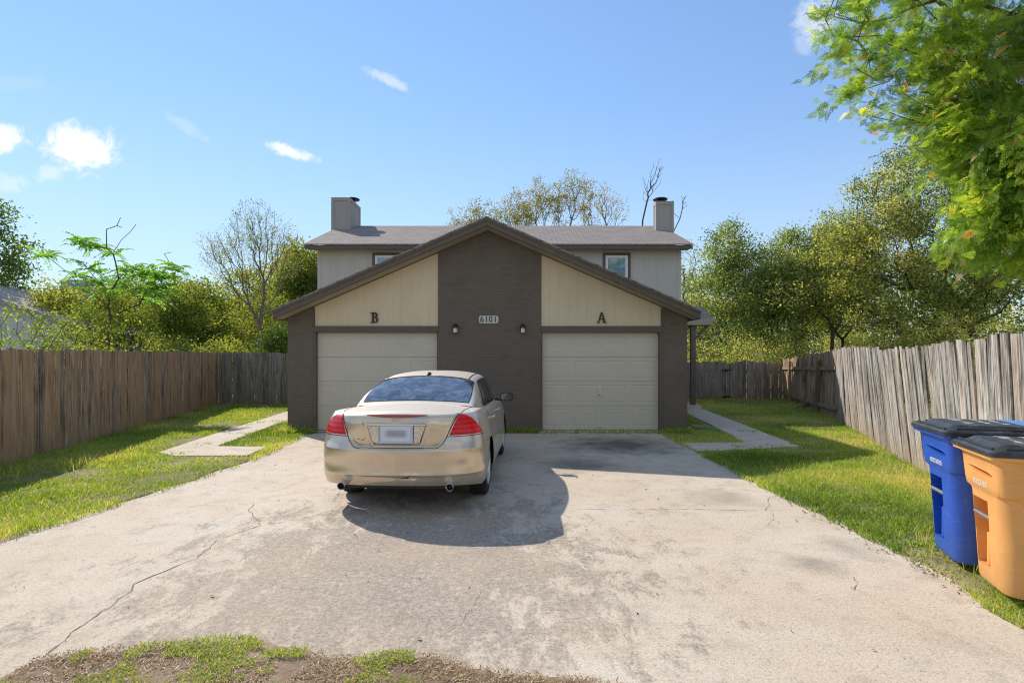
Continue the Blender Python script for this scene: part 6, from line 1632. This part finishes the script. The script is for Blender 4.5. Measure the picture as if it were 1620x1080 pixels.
tree('oak_tree', 'oak with leaning dark trunk in front of the large crown', (13.6, 24.3, 0), [(0,0,0),(0.05,0,1.4),(0.1,0,2.6)],
     [(0,0,5.0,1.7,1.6,1.5,3), (-1.3,0,4.2,1.4,1.3,1.1,2), (1.4,0,4.2,1.5,1.4,1.2,2), (0.3,0,6.3,1.5,1.4,1.3,2)], 300, 36, 0.115, OAKL, BARK, 134, spread=0.24, tvar=0.4, tbase=0.38, tip=0.007, base=0.14, group=G3, k=0.3)
for i, (X, Y, wd, h_, per, sd_, lb) in enumerate(((8.0, 24.5, 1.4, 2.6, 14, 140, 'twiggy brown undergrowth just right of the porch'), (10.2, 24.0, 1.5, 2.8, 20, 141, 'brown green undergrowth behind the gate of the low fence'), (12.2, 24.6, 1.4, 2.9, 22, 142, 'tangled undergrowth above the corner of the back fences'),
                                     (14.6, 22.0, 1.6, 2.8, 34, 143, 'olive undergrowth showing above the railed fence'), (16.9, 20.5, 1.6, 2.7, 36, 144, 'olive undergrowth above the middle of the grey fence'), (14.5, 17.6, 1.5, 2.2, 34, 145, 'olive undergrowth above the near boards of the grey fence'), (19.5, 26, 2.0, 3.8, 40, 146, 'dense undergrowth below the oak at the far right'), (9.4, 29.5, 2.2, 3.4, 44, 147, 'leafy undergrowth deep behind the low back fence'), (13.2, 30.5, 2.4, 3.8, 48, 148, 'leafy undergrowth deep behind the railed fence'), (17.6, 30, 2.6, 4.0, 50, 149, 'leafy undergrowth deep behind the leaning oak'), (23.5, 28, 2.6, 4.2, 50, 156, 'leafy undergrowth at the far right behind the grey fence'))):
    tree('undergrowth', lb, (X, Y, 0), [(0,0,0),(0,0,0.3),(0,0,0.6)], [(0,0,h_*0.55,wd,1.0,h_*0.45,3), (wd*.6,0,h_*.4,wd*.7,.9,h_*.35,1), (-wd*.6,0,h_*.4,wd*.7,.9,h_*.35,1)], 190, per, 0.10, OAKL, BARKG, sd_, spread=0.2, tbase=0.6, base=0.05, tip=0.006, cat='bush', k=0.5, shell=0.05)
# a ring of farther woodland so gaps do not open on an empty plain
for i, (X, Y, wd, top, sd_, lb) in enumerate(((-36, 52, 5, 8.5, 150, 'far hazy tree at the left beyond the neighbour house'), (-27, 56, 5, 7.5, 151, 'far tree just right of the neighbour chimney'), (-17, 58, 5, 8.0, 152, 'far tree in the gap left of the bare tree'), (16, 46, 4, 9.0, 153, 'far tree behind the grey green trees right of the house'), (24, 44, 5, 10, 154, 'far tree behind the oak crown'), (33, 42, 5, 11, 155, 'far tree at the right edge behind the oak'))):
    tree('woodland_tree', lb, (X, Y, 0), [(0,0,0),(0,0,2),(0,0,3.5)], [(0,0,top*.62,wd*.8,wd*.6,top*.36,3), (-wd*.5,0,top*.4,wd*.7,wd*.5,top*.3,2), (wd*.5,0,top*.4,wd*.7,wd*.5,top*.3,2)], 170, 60, 0.30, OLIVE, BARK, sd_, spread=0.55, tbase=0.42, tip=0.012, base=0.25, group='far woodland trees', k=0.2, seg=1.2)

# ------------------------------------------------------------------ near arborvitae at the top right
def arborvitae():
    rng = np.random.default_rng(200); loc = (7.2, 6.3, 0)
    root = empty('arborvitae', 'big near conifer with flat bright green sprays and dead brown inner twigs overhanging the bins', 'conifer', loc)
    blobs = [(-2.2,-0.3,5.4,1.6,1.5,1.4,3.2), (-1.2,-.3,4.6,1.6,1.6,1.2,3.0), (-0.3,-0.4,3.8,1.4,1.5,1.1,1.2), (-1.5,0,6.6,2.0,1.8,1.5,1.4), (0.6,-.2,4.9,1.6,1.7,1.6,0.8), (-2.95,-0.4,5.5,1.0,1.1,1.1,2.0), (-2.4,-0.6,4.45,0.9,0.9,0.7,1.8), (-1.95,-0.8,3.55,0.85,0.8,0.65,2.0), (-1.62,-0.9,2.95,0.62,0.6,0.5,1.5), (-1.5,-1.0,3.4,0.8,0.7,0.7,1.4), (-2.3,-0.85,3.1,0.6,0.6,0.5,1.7), (-2.35,-0.75,3.8,0.7,0.7,0.5,1.6)]
    T = blob_points(rng, blobs, 1250, 0.3)
    N, par, tips = skeleton([(0.3,0.4,0),(0.28,0.35,1.5),(0.2,0.3,3.0),(0.1,0.2,4.5),(0,0.1,6),(0,0,7.5)], T, rng, 0.3, 0.4, 0.05)
    V, F, r = tubes(N, par, 0.0055, 0.16)
    mesh_obj('trunk', V, F, M_bark('cedar_bark', (0.10, 0.06, 0.04), (0.26, 0.17, 0.12)), root, smooth=True, uvmode=None)
    # spray template: flat fan of narrow scales in its own plane (x along, y across)
    tp = []
    def leaflet(px, py, ang_, L, wdt): tp.append((px, py, ang_, L, wdt))
    n = 6
    for i in range(n):
        f = i/(n-1); x = 0.10+0.80*f; Ls = 0.40*(1-0.72*f)
        for s in (-1, 1):
            a0 = s*(0.75-0.12*f)
            leaflet(x, 0, a0, Ls, 0.026)
            if i < 4:
                for g in (0.45, 0.75):
                    bx, by = x+math.cos(a0)*Ls*g, math.sin(a0)*Ls*g
                    leaflet(bx, by, a0-s*0.6, Ls*0.45, 0.022); leaflet(bx, by, a0+s*0.5, Ls*0.40, 0.022)
    leaflet(0.0, 0, 0, 1.0, 0.022)
    tp = np.array(tp); m = len(tp)
    nn = N; dpar = nn[np.maximum(par, 0)]
    # anchors: many along the outer branchlets
    tn = np.array(tips); per = 24
    idx = np.repeat(tn, per); k = len(idx)
    cen = np.array([-0.6, -0.2, 4.9])
    tsel = np.repeat(np.arange(len(tn)), per); ntip = len(tn)
    fpos = rng.random(k)
    bd = nn[idx]-nn[par[idx]]; bd /= np.linalg.norm(bd, axis=1)[:, None]+1e-9
    out = nn[idx]-np.array([0.1, 0.2, 4.6]); out /= np.linalg.norm(out, axis=1)[:, None]
    pdir = rng.normal(0, 0.30, (ntip, 3)); pup = rng.normal(0, 0.55, (ntip, 3)); pup[:, 2] += 0.25
    pd = bd[::per]*0.45+out[::per]*0.75+pdir; pd[:, 2] -= 0.10; pd /= np.linalg.norm(pd, axis=1)[:, None]
    C = nn[idx]+pd[tsel]*(fpos*0.34-0.10)[:, None]+rng.normal(0, 0.055, (k, 3)); C[:, 2] -= 0.10*fpos**2
    D = pd[tsel]+rng.normal(0, 0.38, (k, 3)); D[:, 2] -= 0.25*fpos; D /= np.linalg.norm(D, axis=1)[:, None]
    up = pup[tsel]+rng.normal(0, 0.35, (k, 3)); S = np.cross(D, up); S /= np.linalg.norm(S, axis=1)[:, None]; U = np.cross(S, D)
    Lk = 0.075+0.085*rng.random(k)
    clt = rng.normal(0, 0.13, len(N)); tin = np.clip(0.44+clt[idx]+rng.normal(0, 0.10, k), 0, 0.86)
    # dead brown sprays inside
    rad = np.linalg.norm((nn[idx]-np.array([0.15, 0.1, 4.6]))/np.array([2.4, 1.9, 2.6]), axis=1)
    dead = rng.random(k) < np.clip(0.85-0.80*rad, 0.02, 0.6)
    tin = np.where(dead, 0.93+0.07*rng.random(k), tin)
    ox = tp[:, 0][None]*Lk[:, None]; oy = tp[:, 1][None]*Lk[:, None]; ca = np.cos(tp[:, 2])[None]; sa = np.sin(tp[:, 2])[None]; LL = tp[:, 3][None]*Lk[:, None]; WW = tp[:, 4][None]*Lk[:, None]*0.95
    def P(dx, dy):
        x = ox+ca*dx-sa*dy; y = oy+sa*dx+ca*dy
        curl = -0.9*x*x/Lk[:, None]*0.5
        return C[:, None]+D[:, None]*x[..., None]+S[:, None]*y[..., None]+U[:, None]*curl[..., None]
    V = np.stack([P(0*LL, 0*LL), P(LL*0.5, -WW), P(LL, 0*LL), P(LL*0.5, WW)], 2).reshape(-1, 3)
    T_ = np.repeat(tin, m*4)
    mesh_obj('crown', V, np.arange(len(V)).reshape(-1, 4), CEDAR, root, attrs={'tint': T_}, uvmode=None)
CEDAR = M_leaf('cedar_sprays', [(0.0, (0.047, 0.1042, 0.0202)), (0.35, (0.168, 0.294, 0.047)), (0.62, (0.3528, 0.4788, 0.0756)), (0.87, (0.6384, 0.66, 0.1428)), (0.92, (0.4368, 0.252, 0.1344)), (1.0, (0.66, 0.3696, 0.1512))], 0.56, 0.45)
arborvitae()

# ------------------------------------------------------------------ separate boards and strips that belong to one thing but are pieces of their own
def split_loose(o):
    me = o.data; n = len(me.vertices); par = list(range(n))
    def find(a):
        while par[a] != a: par[a] = par[par[a]]; a = par[a]
        return a
    for e in me.edges:
        a, b = find(e.vertices[0]), find(e.vertices[1])
        if a != b: par[a] = b
    comp = {}
    for p in me.polygons: comp.setdefault(find(p.vertices[0]), []).append(p.index)
    if len(comp) < 2: return
    import bmesh
    groups = list(comp.values())
    for gi, g in enumerate(groups):
        keep = set(g); bm = bmesh.new(); bm.from_mesh(me); bm.faces.ensure_lookup_table()
        bmesh.ops.delete(bm, geom=[f for f in bm.faces if f.index not in keep], context='FACES')
        nm = bpy.data.meshes.new(o.name.split('.')[0]); bm.to_mesh(nm); bm.free()
        for m in me.materials: nm.materials.append(m)
        c = o.copy(); c.data = nm; COL.objects.link(c); c.parent = o.parent; c.name = o.name.split('.')[0]
    bpy.data.objects.remove(o)
for o in list(COL.objects):
    if o.type == 'MESH' and o.name.split('.')[0] in ('corner_board', 'side_wall', 'door_sill', 'door_trim', 'rake_board', 'chimney_trim', 'panel_gap', 'lid_rib', 'wheel_well', 'fascia', 'soffit', 'garage_roof', 'badge_residue', 'cage', 'lid_lettering'):
        if not o.children: split_loose(o)
